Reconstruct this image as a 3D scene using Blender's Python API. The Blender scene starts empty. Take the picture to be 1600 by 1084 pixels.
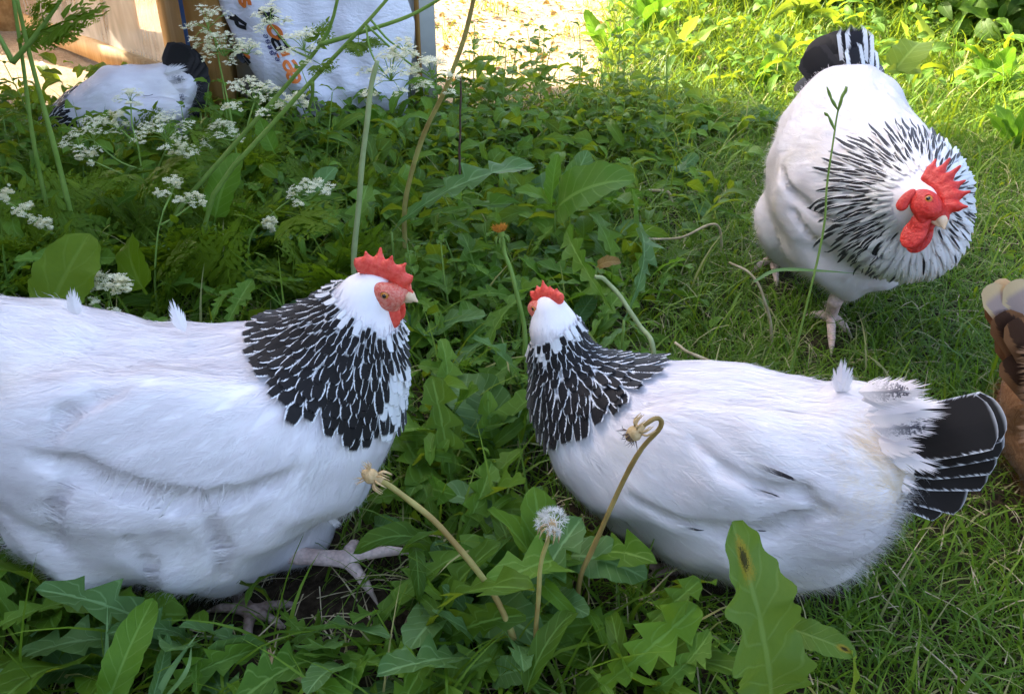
import bpy, math
import numpy as np
import openvdb
from mathutils import Vector, Matrix

# ------------------------------------------------------------------ camera, sky, sun, exposure
SC = bpy.context.scene
COL = SC.collection
F = 1386.0                                   # focal length in photo pixels (1600 wide)
PITCH = math.radians(30.0)
CAM = np.array([0.0, 0.0, 0.72])
FWD = np.array([0, math.cos(PITCH), -math.sin(PITCH)])
UPV = np.array([0, math.sin(PITCH), math.cos(PITCH)])
RGT = np.array([1.0, 0, 0])
cd = bpy.data.cameras.new("camera")
cd.sensor_width = 36.0
cd.lens = 36.0 * F / 1600.0
cd.clip_start = 0.02
cd.clip_end = 200.0
cam = bpy.data.objects.new("camera", cd)
COL.objects.link(cam)
cam.location = CAM
cam.rotation_euler = (math.pi / 2 - PITCH, 0, 0)
SC.camera = cam

SUN_AZ = np.array([0.88, -0.47])             # horizontal travel direction of the light
SUN_EL = math.radians(31)
ld = SUN_AZ / np.linalg.norm(SUN_AZ) * math.cos(SUN_EL)
LDIR = Vector((ld[0], ld[1], -math.sin(SUN_EL)))
sd = bpy.data.lights.new("sun", 'SUN')
sd.energy = 4.6
sd.angle = math.radians(0.6)
sd.color = (1.0, 0.91, 0.74)
sun = bpy.data.objects.new("sun", sd)
COL.objects.link(sun)
sun.rotation_euler = LDIR.to_track_quat('-Z', 'Y').to_euler()
sun.location = (-4, 4, 5)
W = bpy.data.worlds.new("World")
SC.world = W
W.use_nodes = True
wn = W.node_tree.nodes
wl = W.node_tree.links
sky = wn.new('ShaderNodeTexSky')
sky.sky_type = 'NISHITA'
sky.sun_disc = False
sky.sun_elevation = SUN_EL
sky.sun_rotation = math.atan2(-ld[0], -ld[1])
sky.air_density = 0.8
sky.dust_density = 5.0
sky.ozone_density = 0.3
bg = wn['Background']
bg.inputs['Strength'].default_value = 0.15
wl.new(sky.outputs[0], bg.inputs['Color'])

vs = SC.view_settings
vs.view_transform = 'Standard'
vs.look = 'None'
vs.gamma = 1.0
vs.exposure = 2.5
vs.use_curve_mapping = False
cy = SC.cycles
cy.use_denoising = True
cy.max_bounces = 7
cy.diffuse_bounces = 4
cy.glossy_bounces = 2
cy.transmission_bounces = 4
cy.transparent_max_bounces = 10
cy.caustics_reflective = False
cy.caustics_refractive = False
cy.sample_clamp_indirect = 6.0


def ray(px, py):
    return FWD + RGT * ((px - 800.0) / F) + UPV * ((542.0 - py) / F)


def at(px, py, Y):
    d = ray(px, py)
    return CAM + d * (Y / d[1])


def G(px, py, z=0.0):
    d = ray(px, py)
    return CAM + d * ((z - CAM[2]) / d[2])


# ------------------------------------------------------------------ mesh helpers
def make_mesh(name, V, Q, T=None, uvr=None, smooth=True, nrm=None):
    V = np.asarray(V, dtype=np.float32)
    me = bpy.data.meshes.new(name)
    Q = np.zeros((0, 4), np.int32) if Q is None or len(Q) == 0 else np.asarray(Q, dtype=np.int32)
    T = np.zeros((0, 3), np.int32) if T is None or len(T) == 0 else np.asarray(T, dtype=np.int32)
    nq, nt = len(Q), len(T)
    me.vertices.add(len(V))
    me.vertices.foreach_set("co", V.ravel())
    me.loops.add(nq * 4 + nt * 3)
    me.loops.foreach_set("vertex_index", np.concatenate([Q.ravel(), T.ravel()]).astype(np.int32))
    me.polygons.add(nq + nt)
    st = np.concatenate([np.arange(nq) * 4, nq * 4 + np.arange(nt) * 3]).astype(np.int32)
    me.polygons.foreach_set("loop_start", st)
    if smooth:
        me.polygons.foreach_set("use_smooth", np.ones(nq + nt, dtype=bool))
    if uvr is not None:
        a = me.attributes.new("uvr", 'FLOAT_VECTOR', 'POINT')
        a.data.foreach_set("vector", np.asarray(uvr, dtype=np.float32).ravel())
    me.update()
    me.validate()
    if nrm is not None:
        me.normals_split_custom_set_from_vertices(np.asarray(nrm, dtype=np.float32).tolist())
    return me


def link(name, me, mat, parent=None, loc=None):
    o = bpy.data.objects.new(name, me)
    COL.objects.link(o)
    if mat is not None and not me.materials:
        me.materials.append(mat)
    if parent is not None:
        o.parent = parent
    if loc is not None:
        o.location = loc
    return o


def tag(o, label=None, cat=None, group=None, kind=None):
    if label: o["label"] = label
    if cat: o["category"] = cat
    if group: o["group"] = group
    if kind: o["kind"] = kind
    return o


def empty(name, loc=(0, 0, 0)):
    o = bpy.data.objects.new(name, None)
    COL.objects.link(o)
    o.empty_display_size = 0.05
    o.location = tuple(float(c) for c in loc)
    return o


class MB:
    """collects quads / triangles with a per-point (u, v, random) vector; world coordinates"""
    def __init__(self):
        self.V, self.Q, self.T, self.A, self.n, self.NN = [], [], [], [], 0, []

    def add(self, V, Q=None, T=None, uvr=None):
        V = np.asarray(V, dtype=float)
        if Q is not None and len(Q): self.Q.append(np.asarray(Q) + self.n)
        if T is not None and len(T): self.T.append(np.asarray(T) + self.n)
        self.V.append(V)
        self.A.append(np.zeros((len(V), 3)) if uvr is None else np.asarray(uvr))
        self.n += len(V)
        return self

    def mesh(self, name, origin=(0, 0, 0), smooth=True):
        V = np.concatenate(self.V) - np.asarray(origin)
        Q = np.concatenate(self.Q) if self.Q else None
        T = np.concatenate(self.T) if self.T else None
        return make_mesh(name, V, Q, T, np.concatenate(self.A), smooth, np.concatenate(self.NN) if self.NN else None)

    def build(self, name, mat, parent=None, smooth=True):
        o0 = np.array(parent.location) if parent is not None else np.zeros(3)
        if parent is not None and parent.parent is not None:
            o0 = o0 + np.array(parent.parent.location)
        return link(name, self.mesh(name, o0, smooth), mat, parent)


def box(mb, lo, hi, R=None, c=None, r=0.0):
    lo, hi = np.array(lo, float), np.array(hi, float)
    V = np.array([[x, y, z] for x in (lo[0], hi[0]) for y in (lo[1], hi[1]) for z in (lo[2], hi[2])])
    if R is not None:
        V = V @ np.array(R).T
    if c is not None:
        V = V + np.array(c)
    Q = [[0, 1, 3, 2], [4, 6, 7, 5], [0, 4, 5, 1], [2, 3, 7, 6], [0, 2, 6, 4], [1, 5, 7, 3]]
    mb.add(V, Q, uvr=np.tile([0, 0, r], (8, 1)))


def norm(v):
    v = np.asarray(v, float)
    n = np.linalg.norm(v, axis=-1, keepdims=True)
    return v / np.maximum(n, 1e-9)


def spline(P, n):
    """Catmull-Rom through the rows of P (any width), n samples"""
    P = np.asarray(P, float)
    if len(P) == 2:
        t = np.linspace(0, 1, n)[:, None]
        return P[0] * (1 - t) + P[1] * t
    E = np.vstack([2 * P[0] - P[1], P, 2 * P[-1] - P[-2]])
    u = np.linspace(0, len(P) - 1 - 1e-6, n)
    i = u.astype(int)
    t = (u - i)[:, None]
    a, b, c, d = E[i], E[i + 1], E[i + 2], E[i + 3]
    return 0.5 * (2 * b + (c - a) * t + (2 * a - 5 * b + 4 * c - d) * t ** 2 + (3 * b - a - 3 * c + d) * t ** 3)


def tube(mb, P, R, sides=7, n=None, rnd=0.0, cap=True):
    """tapered tube through points P with radii R"""
    P = np.asarray(P, float)
    R = np.broadcast_to(np.asarray(R, float), (len(P),)) if np.ndim(R) == 0 else np.asarray(R, float)
    D = np.hstack([P, R[:, None]])
    if n: D = spline(D, n)
    P, R = D[:, :3], D[:, 3]
    m = len(P)
    T = norm(np.gradient(P, axis=0))
    ref = np.array([0.0, 0, 1]) if abs(T[:, 2]).mean() < 0.8 else np.array([1.0, 0, 0])
    S = norm(np.cross(T, ref))
    B = np.cross(S, T)
    th = np.linspace(0, 2 * np.pi, sides, endpoint=False)
    V = P[:, None] + R[:, None, None] * (np.cos(th)[None, :, None] * S[:, None] + np.sin(th)[None, :, None] * B[:, None])
    V = V.reshape(-1, 3)
    i, j = np.meshgrid(np.arange(m - 1), np.arange(sides), indexing='ij')
    j2 = (j + 1) % sides
    Q = np.stack([i * sides + j, i * sides + j2, (i + 1) * sides + j2, (i + 1) * sides + j], -1).reshape(-1, 4)
    v = np.repeat(np.linspace(0, 1, m), sides)
    A = np.stack([np.tile(np.cos(th), m), v, np.full(m * sides, rnd)], 1)
    T3 = None
    if cap:
        T3 = [[(m - 1) * sides, (m - 1) * sides + k, (m - 1) * sides + k + 1] for k in range(1, sides - 1)]
        T3 += [[0, k + 1, k] for k in range(1, sides - 1)]
    mb.add(V, Q, T3, A)


# ------------------------------------------------------------------ materials
def nodes(name):
    m = bpy.data.materials.new(name)
    m.use_nodes = True
    nt = m.node_tree
    nt.nodes.clear()
    out = nt.nodes.new('ShaderNodeOutputMaterial')
    return m, nt, out


def N(nt, typ, **kw):
    n = nt.nodes.new(typ)
    for k, v in kw.items():
        setattr(n, k, v)
    return n


def math_node(nt, op, a, b=None, c=None, clamp=False):
    n = nt.nodes.new('ShaderNodeMath')
    n.operation = op
    n.use_clamp = clamp
    for k, x in enumerate((a, b, c)):
        if x is None: continue
        if isinstance(x, (int, float)): n.inputs[k].default_value = x
        else: nt.links.new(x, n.inputs[k])
    return n.outputs[0]


def mapr(nt, val, a, b, c=0.0, d=1.0, smooth=True):
    n = nt.nodes.new('ShaderNodeMapRange')
    n.interpolation_type = 'SMOOTHSTEP' if smooth else 'LINEAR'
    nt.links.new(val, n.inputs[0])
    for k, x in enumerate((a, b, c, d)):
        if isinstance(x, (int, float)): n.inputs[k + 1].default_value = x
        else: nt.links.new(x, n.inputs[k + 1])
    return n.outputs[0]


def mixc(nt, fac, a, b, blend='MIX'):
    n = nt.nodes.new('ShaderNodeMix')
    n.data_type = 'RGBA'
    n.blend_type = blend
    for k, x in ((0, fac), (6, a), (7, b)):
        if isinstance(x, (int, float)): n.inputs[k].default_value = x
        elif isinstance(x, (tuple, list)): n.inputs[k].default_value = (*x, 1.0) if len(x) == 3 else x
        else: nt.links.new(x, n.inputs[k])
    return n.outputs[2]


def noise(nt, scale, detail=3.0, rough=0.55, vec=None, dist=0.0):
    n = nt.nodes.new('ShaderNodeTexNoise')
    n.inputs['Scale'].default_value = scale
    n.inputs['Detail'].default_value = detail
    n.inputs['Roughness'].default_value = rough
    n.inputs['Distortion'].default_value = dist
    if vec is not None: nt.links.new(vec, n.inputs['Vector'])
    return n.outputs['Fac']


def objco(nt, scale=None):
    tc = nt.nodes.new('ShaderNodeTexCoord')
    if scale is None: return tc.outputs['Object']
    mp = nt.nodes.new('ShaderNodeMapping')
    mp.inputs['Scale'].default_value = scale
    nt.links.new(tc.outputs['Object'], mp.inputs['Vector'])
    return mp.outputs['Vector']


def uvr(nt):
    a = nt.nodes.new('ShaderNodeAttribute')
    a.attribute_name = "uvr"
    s = nt.nodes.new('ShaderNodeSeparateXYZ')
    nt.links.new(a.outputs['Vector'], s.inputs[0])
    return s.outputs[0], s.outputs[1], s.outputs[2]


def princ(nt, color, rough=0.6, spec=0.3, bump=None, bump_s=0.3, bump_d=0.002, sss=0.0):
    p = nt.nodes.new('ShaderNodeBsdfPrincipled')
    if isinstance(color, (tuple, list)): p.inputs['Base Color'].default_value = (*color, 1.0)
    else: nt.links.new(color, p.inputs['Base Color'])
    if isinstance(rough, (int, float)): p.inputs['Roughness'].default_value = rough
    else: nt.links.new(rough, p.inputs['Roughness'])
    p.inputs['Specular IOR Level'].default_value = spec
    if sss:
        p.inputs['Subsurface Weight'].default_value = sss
        p.inputs['Subsurface Radius'].default_value = (0.004, 0.0015, 0.001)
        p.inputs['Subsurface Scale'].default_value = 1.0
    if bump is not None:
        b = nt.nodes.new('ShaderNodeBump')
        b.inputs['Strength'].default_value = bump_s
        b.inputs['Distance'].default_value = bump_d
        nt.links.new(bump, b.inputs['Height'])
        nt.links.new(b.outputs[0], p.inputs['Normal'])
    return p


def add_translucent(nt, bsdf, color, fac):
    t = nt.nodes.new('ShaderNodeBsdfTranslucent')
    if isinstance(color, (tuple, list)): t.inputs['Color'].default_value = (*color, 1.0)
    else: nt.links.new(color, t.inputs['Color'])
    m = nt.nodes.new('ShaderNodeMixShader')
    m.inputs[0].default_value = fac
    nt.links.new(bsdf.outputs[0], m.inputs[1])
    nt.links.new(t.outputs[0], m.inputs[2])
    return m


def mat_leaf(name, dark, light, trans, vein=0.5, rough=0.5, tf=0.35, side_veins=9.0, spot=None, holes=False, spec=0.16):
    m, nt, out = nodes(name)
    u, v, r = uvr(nt)
    n1 = noise(nt, 35.0, 4.0, 0.6, objco(nt))
    oi = nt.nodes.new('ShaderNodeObjectInfo')
    r = math_node(nt, 'FRACT', math_node(nt, 'ADD', r, oi.outputs['Random']))
    f = math_node(nt, 'ADD', math_node(nt, 'MULTIPLY', r, 0.75), math_node(nt, 'MULTIPLY', n1, 0.35), clamp=True)
    c = mixc(nt, f, dark, light)
    au = math_node(nt, 'ABSOLUTE', u)
    mid = mapr(nt, au, 0.04, 0.11, 1.0, 0.0)
    sv = math_node(nt, 'FRACT', math_node(nt, 'SUBTRACT', math_node(nt, 'MULTIPLY', v, side_veins), math_node(nt, 'MULTIPLY', au, 1.4)))
    svd = math_node(nt, 'ABSOLUTE', math_node(nt, 'SUBTRACT', sv, 0.5))
    svm = mapr(nt, svd, 0.02, 0.10, 0.55, 0.0)
    vm = math_node(nt, 'MAXIMUM', mid, svm)
    c = mixc(nt, math_node(nt, 'MULTIPLY', vm, vein), c, tuple(min(1, x * 1.5 + 0.06) for x in light))
    if spot:
        du = math_node(nt, 'SUBTRACT', u, spot[0])
        dv = math_node(nt, 'MULTIPLY', math_node(nt, 'SUBTRACT', v, spot[1]), spot[2])
        d = math_node(nt, 'SQRT', math_node(nt, 'ADD', math_node(nt, 'MULTIPLY', du, du), math_node(nt, 'MULTIPLY', dv, dv)))
        d = math_node(nt, 'ADD', d, math_node(nt, 'MULTIPLY', math_node(nt, 'SUBTRACT', noise(nt, 140.0, 3.0, 0.6, objco(nt)), 0.5), 0.5))
        c = mixc(nt, mapr(nt, d, spot[3] * 1.1, spot[3] * 1.9, 0.9, 0.0), c, (0.30, 0.22, 0.02))
        c = mixc(nt, mapr(nt, d, spot[3] * 0.6, spot[3], 1.0, 0.0), c, (0.030, 0.012, 0.006))
    h = math_node(nt, 'SUBTRACT', math_node(nt, 'MULTIPLY', n1, 0.6), vm)
    p = princ(nt, c, rough, spec, h, 0.5, 0.0012)
    tcol = mixc(nt, 0.65, c, trans)
    mx = add_translucent(nt, p, tcol, tf)
    nt.links.new(mx.outputs[0], out.inputs[0])
    return m


def mat_grass(name, dark, light, dry, trans, dry_amt=0.12, tf=0.35):
    m, nt, out = nodes(name)
    u, v, r = uvr(nt)
    c = mixc(nt, r, dark, light)
    c = mixc(nt, mapr(nt, r, 1.0 - dry_amt, 1.0 - dry_amt + 0.03), c, dry)
    au = math_node(nt, 'ABSOLUTE', u)
    c = mixc(nt, mapr(nt, au, 0.0, 0.5, 0.25, 0.0), c, light)
    p = princ(nt, c, 0.45, 0.22)
    mx = add_translucent(nt, p, mixc(nt, 0.6, c, trans), tf)
    nt.links.new(mx.outputs[0], out.inputs[0])
    return m


def mat_plain(name, c1, c2, scale=60.0, rough=0.6, spec=0.3, bump_s=0.3, bump_d=0.002, trans=0.0, sss=0.0, detail=4.0, stretch=None):
    m, nt, out = nodes(name)
    n = noise(nt, scale, detail, 0.6, objco(nt, stretch))
    c = mixc(nt, mapr(nt, n, 0.3, 0.7), c1, c2)
    p = princ(nt, c, rough, spec, n, bump_s, bump_d, sss)
    o = p
    if trans: o = add_translucent(nt, p, c2, trans)
    nt.links.new(o.outputs[0], out.inputs[0])
    return m


def mat_feather(name, white, white2, black, lace=0.36, v0=0.12, v1=0.4, tipw=0.0, trans=0.3, edge_cut=True, tint=None, lmod=0.5, bump_d=0.0005, stain=None):
    """u across -1..1, v along 0..1, r = integer part: 0 plain, 1 dark centre; fraction: random"""
    m, nt, out = nodes(name)
    u, v, r = uvr(nt)
    dark = math_node(nt, 'FLOOR', r)
    rnd = math_node(nt, 'FRACT', r)
    n1 = noise(nt, 14.0, 3.0, 0.55, objco(nt))
    f = math_node(nt, 'ADD', math_node(nt, 'MULTIPLY', rnd, 0.45), math_node(nt, 'MULTIPLY', n1, 0.55), clamp=True)
    c = mixc(nt, mapr(nt, f, 0.2, 0.8), white, white2)
    if tint:
        n0 = noise(nt, 6.0, 2.0, 0.5, objco(nt))
        c = mixc(nt, mapr(nt, n0, 0.53, 0.78, 0.0, 0.6), c, tint)
    if stain:                               # yellowish soiling at the rump, fixed on the bird
        vm = nt.nodes.new('ShaderNodeVectorMath')
        vm.operation = 'DISTANCE'
        nt.links.new(objco(nt), vm.inputs[0])
        vm.inputs[1].default_value = stain[0]
        sd_ = math_node(nt, 'ADD', vm.outputs['Value'], math_node(nt, 'MULTIPLY', math_node(nt, 'SUBTRACT', noise(nt, 45.0, 4.0, 0.65, objco(nt)), 0.5), 0.09))
        c = mixc(nt, mapr(nt, sd_, stain[1] * 0.3, stain[1], 0.75, 0.0), c, (0.80, 0.62, 0.36))
    au = math_node(nt, 'ABSOLUTE', u)
    # barbs: fine oblique streaks
    ph = math_node(nt, 'ADD', math_node(nt, 'SUBTRACT', math_node(nt, 'MULTIPLY', v, 26.0), math_node(nt, 'MULTIPLY', au, 7.0)), math_node(nt, 'MULTIPLY', rnd, 31.0))
    cv = nt.nodes.new('ShaderNodeCombineXYZ')
    nt.links.new(ph, cv.inputs[0])
    nt.links.new(math_node(nt, 'MULTIPLY', u, 1.2), cv.inputs[1])
    nt.links.new(math_node(nt, 'MULTIPLY', rnd, 57.0), cv.inputs[2])
    barb = noise(nt, 1.3, 2.0, 0.6, cv.outputs[0])
    lac = math_node(nt, 'ADD', lace, math_node(nt, 'MULTIPLY', math_node(nt, 'SUBTRACT', barb, 0.5), lmod))
    mk = mapr(nt, au, math_node(nt, 'SUBTRACT', 1.0, lac), math_node(nt, 'SUBTRACT', 1.12, lac), 1.0, 0.0)
    mk = math_node(nt, 'MULTIPLY', mk, mapr(nt, v, v0, v1))
    if tipw: mk = math_node(nt, 'MULTIPLY', mk, mapr(nt, v, 1 - tipw, 1.06 - tipw, 1.0, 0.0))
    mk = math_node(nt, 'MULTIPLY', mk, dark)
    c = mixc(nt, mk, c, black)
    shaft = mapr(nt, au, 0.015, 0.06, 0.22, 0.0)
    h = math_node(nt, 'ADD', barb, shaft)
    p = princ(nt, c, 0.62, 0.25, h, 0.30, bump_d)
    p.inputs['Sheen Weight'].default_value = 0.12
    mx = add_translucent(nt, p, c, trans)
    last = mx
    if edge_cut:
        if edge_cut == 'tip': e = math_node(nt, 'MAXIMUM', mapr(nt, au, 0.93, 1.25), mapr(nt, v, 0.84, 1.02))
        else: e = math_node(nt, 'MAXIMUM', mapr(nt, au, 0.30, 1.0), mapr(nt, v, 0.45, 1.0))
        al = math_node(nt, 'ADD', math_node(nt, 'MULTIPLY', math_node(nt, 'SUBTRACT', 1.0, e), 1.5), math_node(nt, 'MULTIPLY', math_node(nt, 'SUBTRACT', barb, 0.55), 1.1), clamp=True)
        tr = nt.nodes.new('ShaderNodeBsdfTransparent')
        ms = nt.nodes.new('ShaderNodeMixShader')
        nt.links.new(al, ms.inputs[0])
        nt.links.new(tr.outputs[0], ms.inputs[1])
        nt.links.new(mx.outputs[0], ms.inputs[2])
        last = ms
    nt.links.new(last.outputs[0], out.inputs[0])
    return m


def mat_wood(name, c1, c2, scale=1.0):
    m, nt, out = nodes(name)
    co = objco(nt, (14 * scale, 14 * scale, 1.2 * scale))
    n = noise(nt, 3.0, 5.0, 0.6, co, 0.8)
    c = mixc(nt, mapr(nt, n, 0.3, 0.72), c1, c2)
    p = princ(nt, c, 0.7, 0.2, n, 0.4, 0.003)
    nt.links.new(p.outputs[0], out.inputs[0])
    return m


WHITE, WHITE2 = (0.86, 0.80, 0.81), (0.92, 0.88, 0.88)
M = dict(
    feather=mat_feather("white_feather", WHITE, WHITE2, (0.012, 0.010, 0.010), tint=(0.80, 0.73, 0.60), trans=0.04),
    plume=mat_feather("white_plumage", WHITE, WHITE2, (0.012, 0.010, 0.010), tint=(0.86, 0.76, 0.58), trans=0.06, edge_cut=False, bump_d=0.0),
    plume_stained=mat_feather("white_plumage_soiled", WHITE, WHITE2, (0.012, 0.010, 0.010), tint=(0.86, 0.76, 0.58), trans=0.06, edge_cut=False, bump_d=0.0, stain=((0.091, -0.098, 0.205), 0.065)),
    brownplume=mat_feather("brown_plumage", (0.22, 0.095, 0.035), (0.42, 0.22, 0.11), (0.05, 0.018, 0.006), trans=0.06, edge_cut=False, bump_d=0.0),
    hackle=mat_feather("laced_feather", (0.80, 0.79, 0.80), (0.90, 0.89, 0.89), (0.010, 0.008, 0.008), lace=0.25, v0=0.05, v1=0.24, trans=0.12, edge_cut='tip', lmod=0.6),
    cape=mat_feather("streaked_feather", (0.82, 0.81, 0.81), (0.90, 0.89, 0.88), (0.014, 0.012, 0.016), lace=0.46, v0=0.10, v1=0.40, trans=0.12, edge_cut='tip', lmod=0.5),
    black=mat_feather("black_feather", (0.02, 0.018, 0.018), (0.03, 0.026, 0.026), (0.012, 0.010, 0.010), trans=0.03, edge_cut=False),
    covert=mat_feather("grey_covert_feather", WHITE, WHITE2, (0.10, 0.095, 0.12), lace=0.45, v0=0.15, v1=0.8, trans=0.1, lmod=0.9, edge_cut=False),
    flight=mat_feather("dark_flight_feather", WHITE, WHITE2, (0.03, 0.025, 0.028), lace=0.30, v0=0.0, v1=0.75, trans=0.2, edge_cut='tip', lmod=0.5),
    tail=mat_feather("black_tail_feather", (0.80, 0.79, 0.80), (0.88, 0.87, 0.87), (0.012, 0.009, 0.008), lace=0.09, v0=0.0, v1=0.05, tipw=0.035, trans=0.03, edge_cut=False, lmod=0.35),
    brown=mat_feather("brown_feather", (0.19, 0.075, 0.025), (0.30, 0.13, 0.05), (0.06, 0.022, 0.008), lace=0.5, v0=0.1, v1=0.4, trans=0.06, edge_cut=False),
    buff=mat_feather("buff_tail_feather", (0.60, 0.42, 0.22), (0.70, 0.54, 0.32), (0.42, 0.31, 0.27), lace=0.32, v0=0.0, v1=0.1, tipw=0.12, trans=0.06, edge_cut=False),
    down=mat_plain("white_down", (0.85, 0.79, 0.80), (0.91, 0.87, 0.87), 25.0, 0.8, 0.1, 0.2, 0.002, trans=0.3),
    browndown=mat_plain("brown_down", (0.30, 0.13, 0.05), (0.42, 0.21, 0.09), 25.0, 0.8, 0.1, 0.2, 0.002, trans=0.2),
    comb=mat_plain("red_comb", (0.50, 0.018, 0.014), (0.62, 0.045, 0.03), 260.0, 0.42, 0.4, 0.9, 0.0018, sss=0.25),
    comb_pale=mat_plain("coral_comb", (0.72, 0.055, 0.035), (0.80, 0.11, 0.07), 260.0, 0.45, 0.4, 0.9, 0.0018, sss=0.25),
    face=mat_plain("red_face_skin", (0.62, 0.08, 0.05), (0.72, 0.28, 0.20), 420.0, 0.5, 0.35, 0.8, 0.0008, sss=0.2),
    beak=mat_plain("horn_beak", (0.70, 0.48, 0.28), (0.80, 0.62, 0.42), 80.0, 0.35, 0.4, 0.1, 0.0005),
    iris=mat_plain("orange_iris", (0.45, 0.14, 0.02), (0.62, 0.24, 0.04), 500.0, 0.1, 0.5, 0.0, 0.0005),
    pupil=mat_plain("black_pupil", (0.004, 0.003, 0.003), (0.006, 0.004, 0.004), 50.0, 0.04, 0.6, 0.0, 0.0005),
    claw=mat_plain("pale_claw", (0.40, 0.30, 0.24), (0.55, 0.44, 0.36), 90.0, 0.5, 0.3, 0.2, 0.0005),
)


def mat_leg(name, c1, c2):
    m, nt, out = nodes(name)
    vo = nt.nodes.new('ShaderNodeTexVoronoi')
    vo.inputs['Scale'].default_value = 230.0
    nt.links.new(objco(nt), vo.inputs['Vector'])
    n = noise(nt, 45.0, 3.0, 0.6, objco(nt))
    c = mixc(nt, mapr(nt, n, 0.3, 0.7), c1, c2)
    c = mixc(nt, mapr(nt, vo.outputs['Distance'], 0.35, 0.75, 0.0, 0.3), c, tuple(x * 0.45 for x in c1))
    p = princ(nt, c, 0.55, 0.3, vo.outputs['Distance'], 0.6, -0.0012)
    nt.links.new(p.outputs[0], out.inputs[0])
    return m


M['body_skin'] = mat_plain("white_undercoat", (0.86, 0.80, 0.81), (0.92, 0.88, 0.88), 25.0, 0.8, 0.1, 0.2, 0.001)
M['leg'] = mat_leg("scaly_leg", (0.66, 0.46, 0.40), (0.80, 0.62, 0.55))
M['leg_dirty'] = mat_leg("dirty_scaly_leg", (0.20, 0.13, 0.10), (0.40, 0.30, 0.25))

# vegetation
M['dandelion'] = mat_leaf("dandelion_leaf", (0.046, 0.118, 0.010), (0.150, 0.270, 0.030), (0.24, 0.46, 0.03), 0.5)
M['dock'] = mat_leaf("dock_leaf", (0.050, 0.130, 0.010), (0.140, 0.260, 0.022), (0.22, 0.46, 0.02), 0.4, side_veins=8)
M['yellow_dock'] = mat_leaf("yellow_green_leaf", (0.10, 0.17, 0.02), (0.20, 0.29, 0.03), (0.50, 0.60, 0.05), 0.4, side_veins=8)
M['spotted'] = mat_leaf("spotted_dock_leaf", (0.065, 0.130, 0.014), (0.135, 0.215, 0.032), (0.26, 0.42, 0.03), 0.35, side_veins=8, spot=(0.0, 0.84, 3.2, 0.20), tf=0.3)
M['bluish'] = mat_leaf("glaucous_leaf", (0.060, 0.130, 0.034), (0.125, 0.235, 0.066), (0.22, 0.40, 0.05), 0.7, side_veins=10, rough=0.4)
M['herb'] = mat_leaf("herb_leaf", (0.024, 0.066, 0.006), (0.120, 0.240, 0.018), (0.44, 0.52, 0.02), 0.45, side_veins=6)
M['fern'] = mat_leaf("feathery_leaf", (0.061, 0.122, 0.005), (0.154, 0.239, 0.012), (0.30, 0.46, 0.01), 0.2, side_veins=3)
M['shrub'] = mat_leaf("shrub_leaf", (0.032, 0.069, 0.008), (0.070, 0.133, 0.015), (0.18, 0.36, 0.03), 0.3)
M['dead_leaf'] = mat_leaf("dead_leaf", (0.22, 0.13, 0.035), (0.38, 0.26, 0.08), (0.4, 0.25, 0.05), 0.3)
M['grass'] = mat_grass("lawn_grass", (0.046, 0.111, 0.006), (0.154, 0.260, 0.021), (0.36, 0.33, 0.15), (0.28, 0.50, 0.03), 0.12)
M['tall_grass'] = mat_grass("tall_grass", (0.051, 0.127, 0.007), (0.166, 0.276, 0.021), (0.36, 0.33, 0.14), (0.44, 0.52, 0.02), 0.08)
M['blade'] = mat_grass("pale_blade", (0.10, 0.20, 0.06), (0.20, 0.33, 0.12), (0.3, 0.4, 0.15), (0.3, 0.5, 0.1), 0.0)
M['straw'] = mat_plain("dry_straw", (0.30, 0.24, 0.13), (0.50, 0.42, 0.26), 40.0, 0.7, 0.2, 0.2, 0.001)
M['stem'] = mat_plain("green_stem", (0.17, 0.29, 0.045), (0.27, 0.39, 0.085), 18.0, 0.5, 0.3, 0.1, 0.0005, trans=0.15)
M['stalk'] = mat_plain("yellow_stalk", (0.30, 0.20, 0.06), (0.44, 0.40, 0.12), 22.0, 0.5, 0.3, 0.1, 0.0005, trans=0.15)
M['stalk_brown'] = mat_plain("tan_stalk", (0.26, 0.17, 0.05), (0.42, 0.30, 0.10), 30.0, 0.5, 0.3, 0.1, 0.0005, trans=0.1)
M['stalk_pale'] = mat_plain("pale_stalk", (0.32, 0.38, 0.16), (0.45, 0.50, 0.24), 22.0, 0.5, 0.3, 0.1, 0.0005, trans=0.2)
M['petal'] = mat_plain("white_petal", (0.84, 0.80, 0.52), (0.90, 0.87, 0.66), 120.0, 0.6, 0.2, 0.0, 0.0005, trans=0.35)
M['pappus'] = mat_plain("pappus", (0.72, 0.70, 0.64), (0.82, 0.80, 0.76), 120.0, 0.7, 0.1, 0.0, 0.0005, trans=0.4)
M['tan'] = mat_plain("tan_receptacle", (0.42, 0.28, 0.12), (0.58, 0.42, 0.22), 260.0, 0.7, 0.2, 0.4, 0.0008)
M['orange_petal'] = mat_plain("orange_petal", (0.45, 0.17, 0.02), (0.62, 0.30, 0.05), 160.0, 0.7, 0.2, 0.0, 0.0008, trans=0.2)
M['twig'] = mat_plain("dark_twig", (0.06, 0.035, 0.025), (0.12, 0.07, 0.05), 60.0, 0.7, 0.2, 0.3, 0.001)


def mat_ground():
    m, nt, out = nodes("soil")
    co = objco(nt)
    n1 = noise(nt, 3.0, 5.0, 0.6, co)
    n2 = noise(nt, 90.0, 5.0, 0.65, co)
    c = mixc(nt, mapr(nt, n2, 0.3, 0.7), (0.022, 0.015, 0.009), (0.065, 0.046, 0.028))
    c = mixc(nt, mapr(nt, n1, 0.48, 0.62, 0.0, 0.55), c, (0.040, 0.060, 0.018))
    p = princ(nt, c, 0.95, 0.1, n2, 0.8, 0.008)
    nt.links.new(p.outputs[0], out.inputs[0])
    return m


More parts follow.
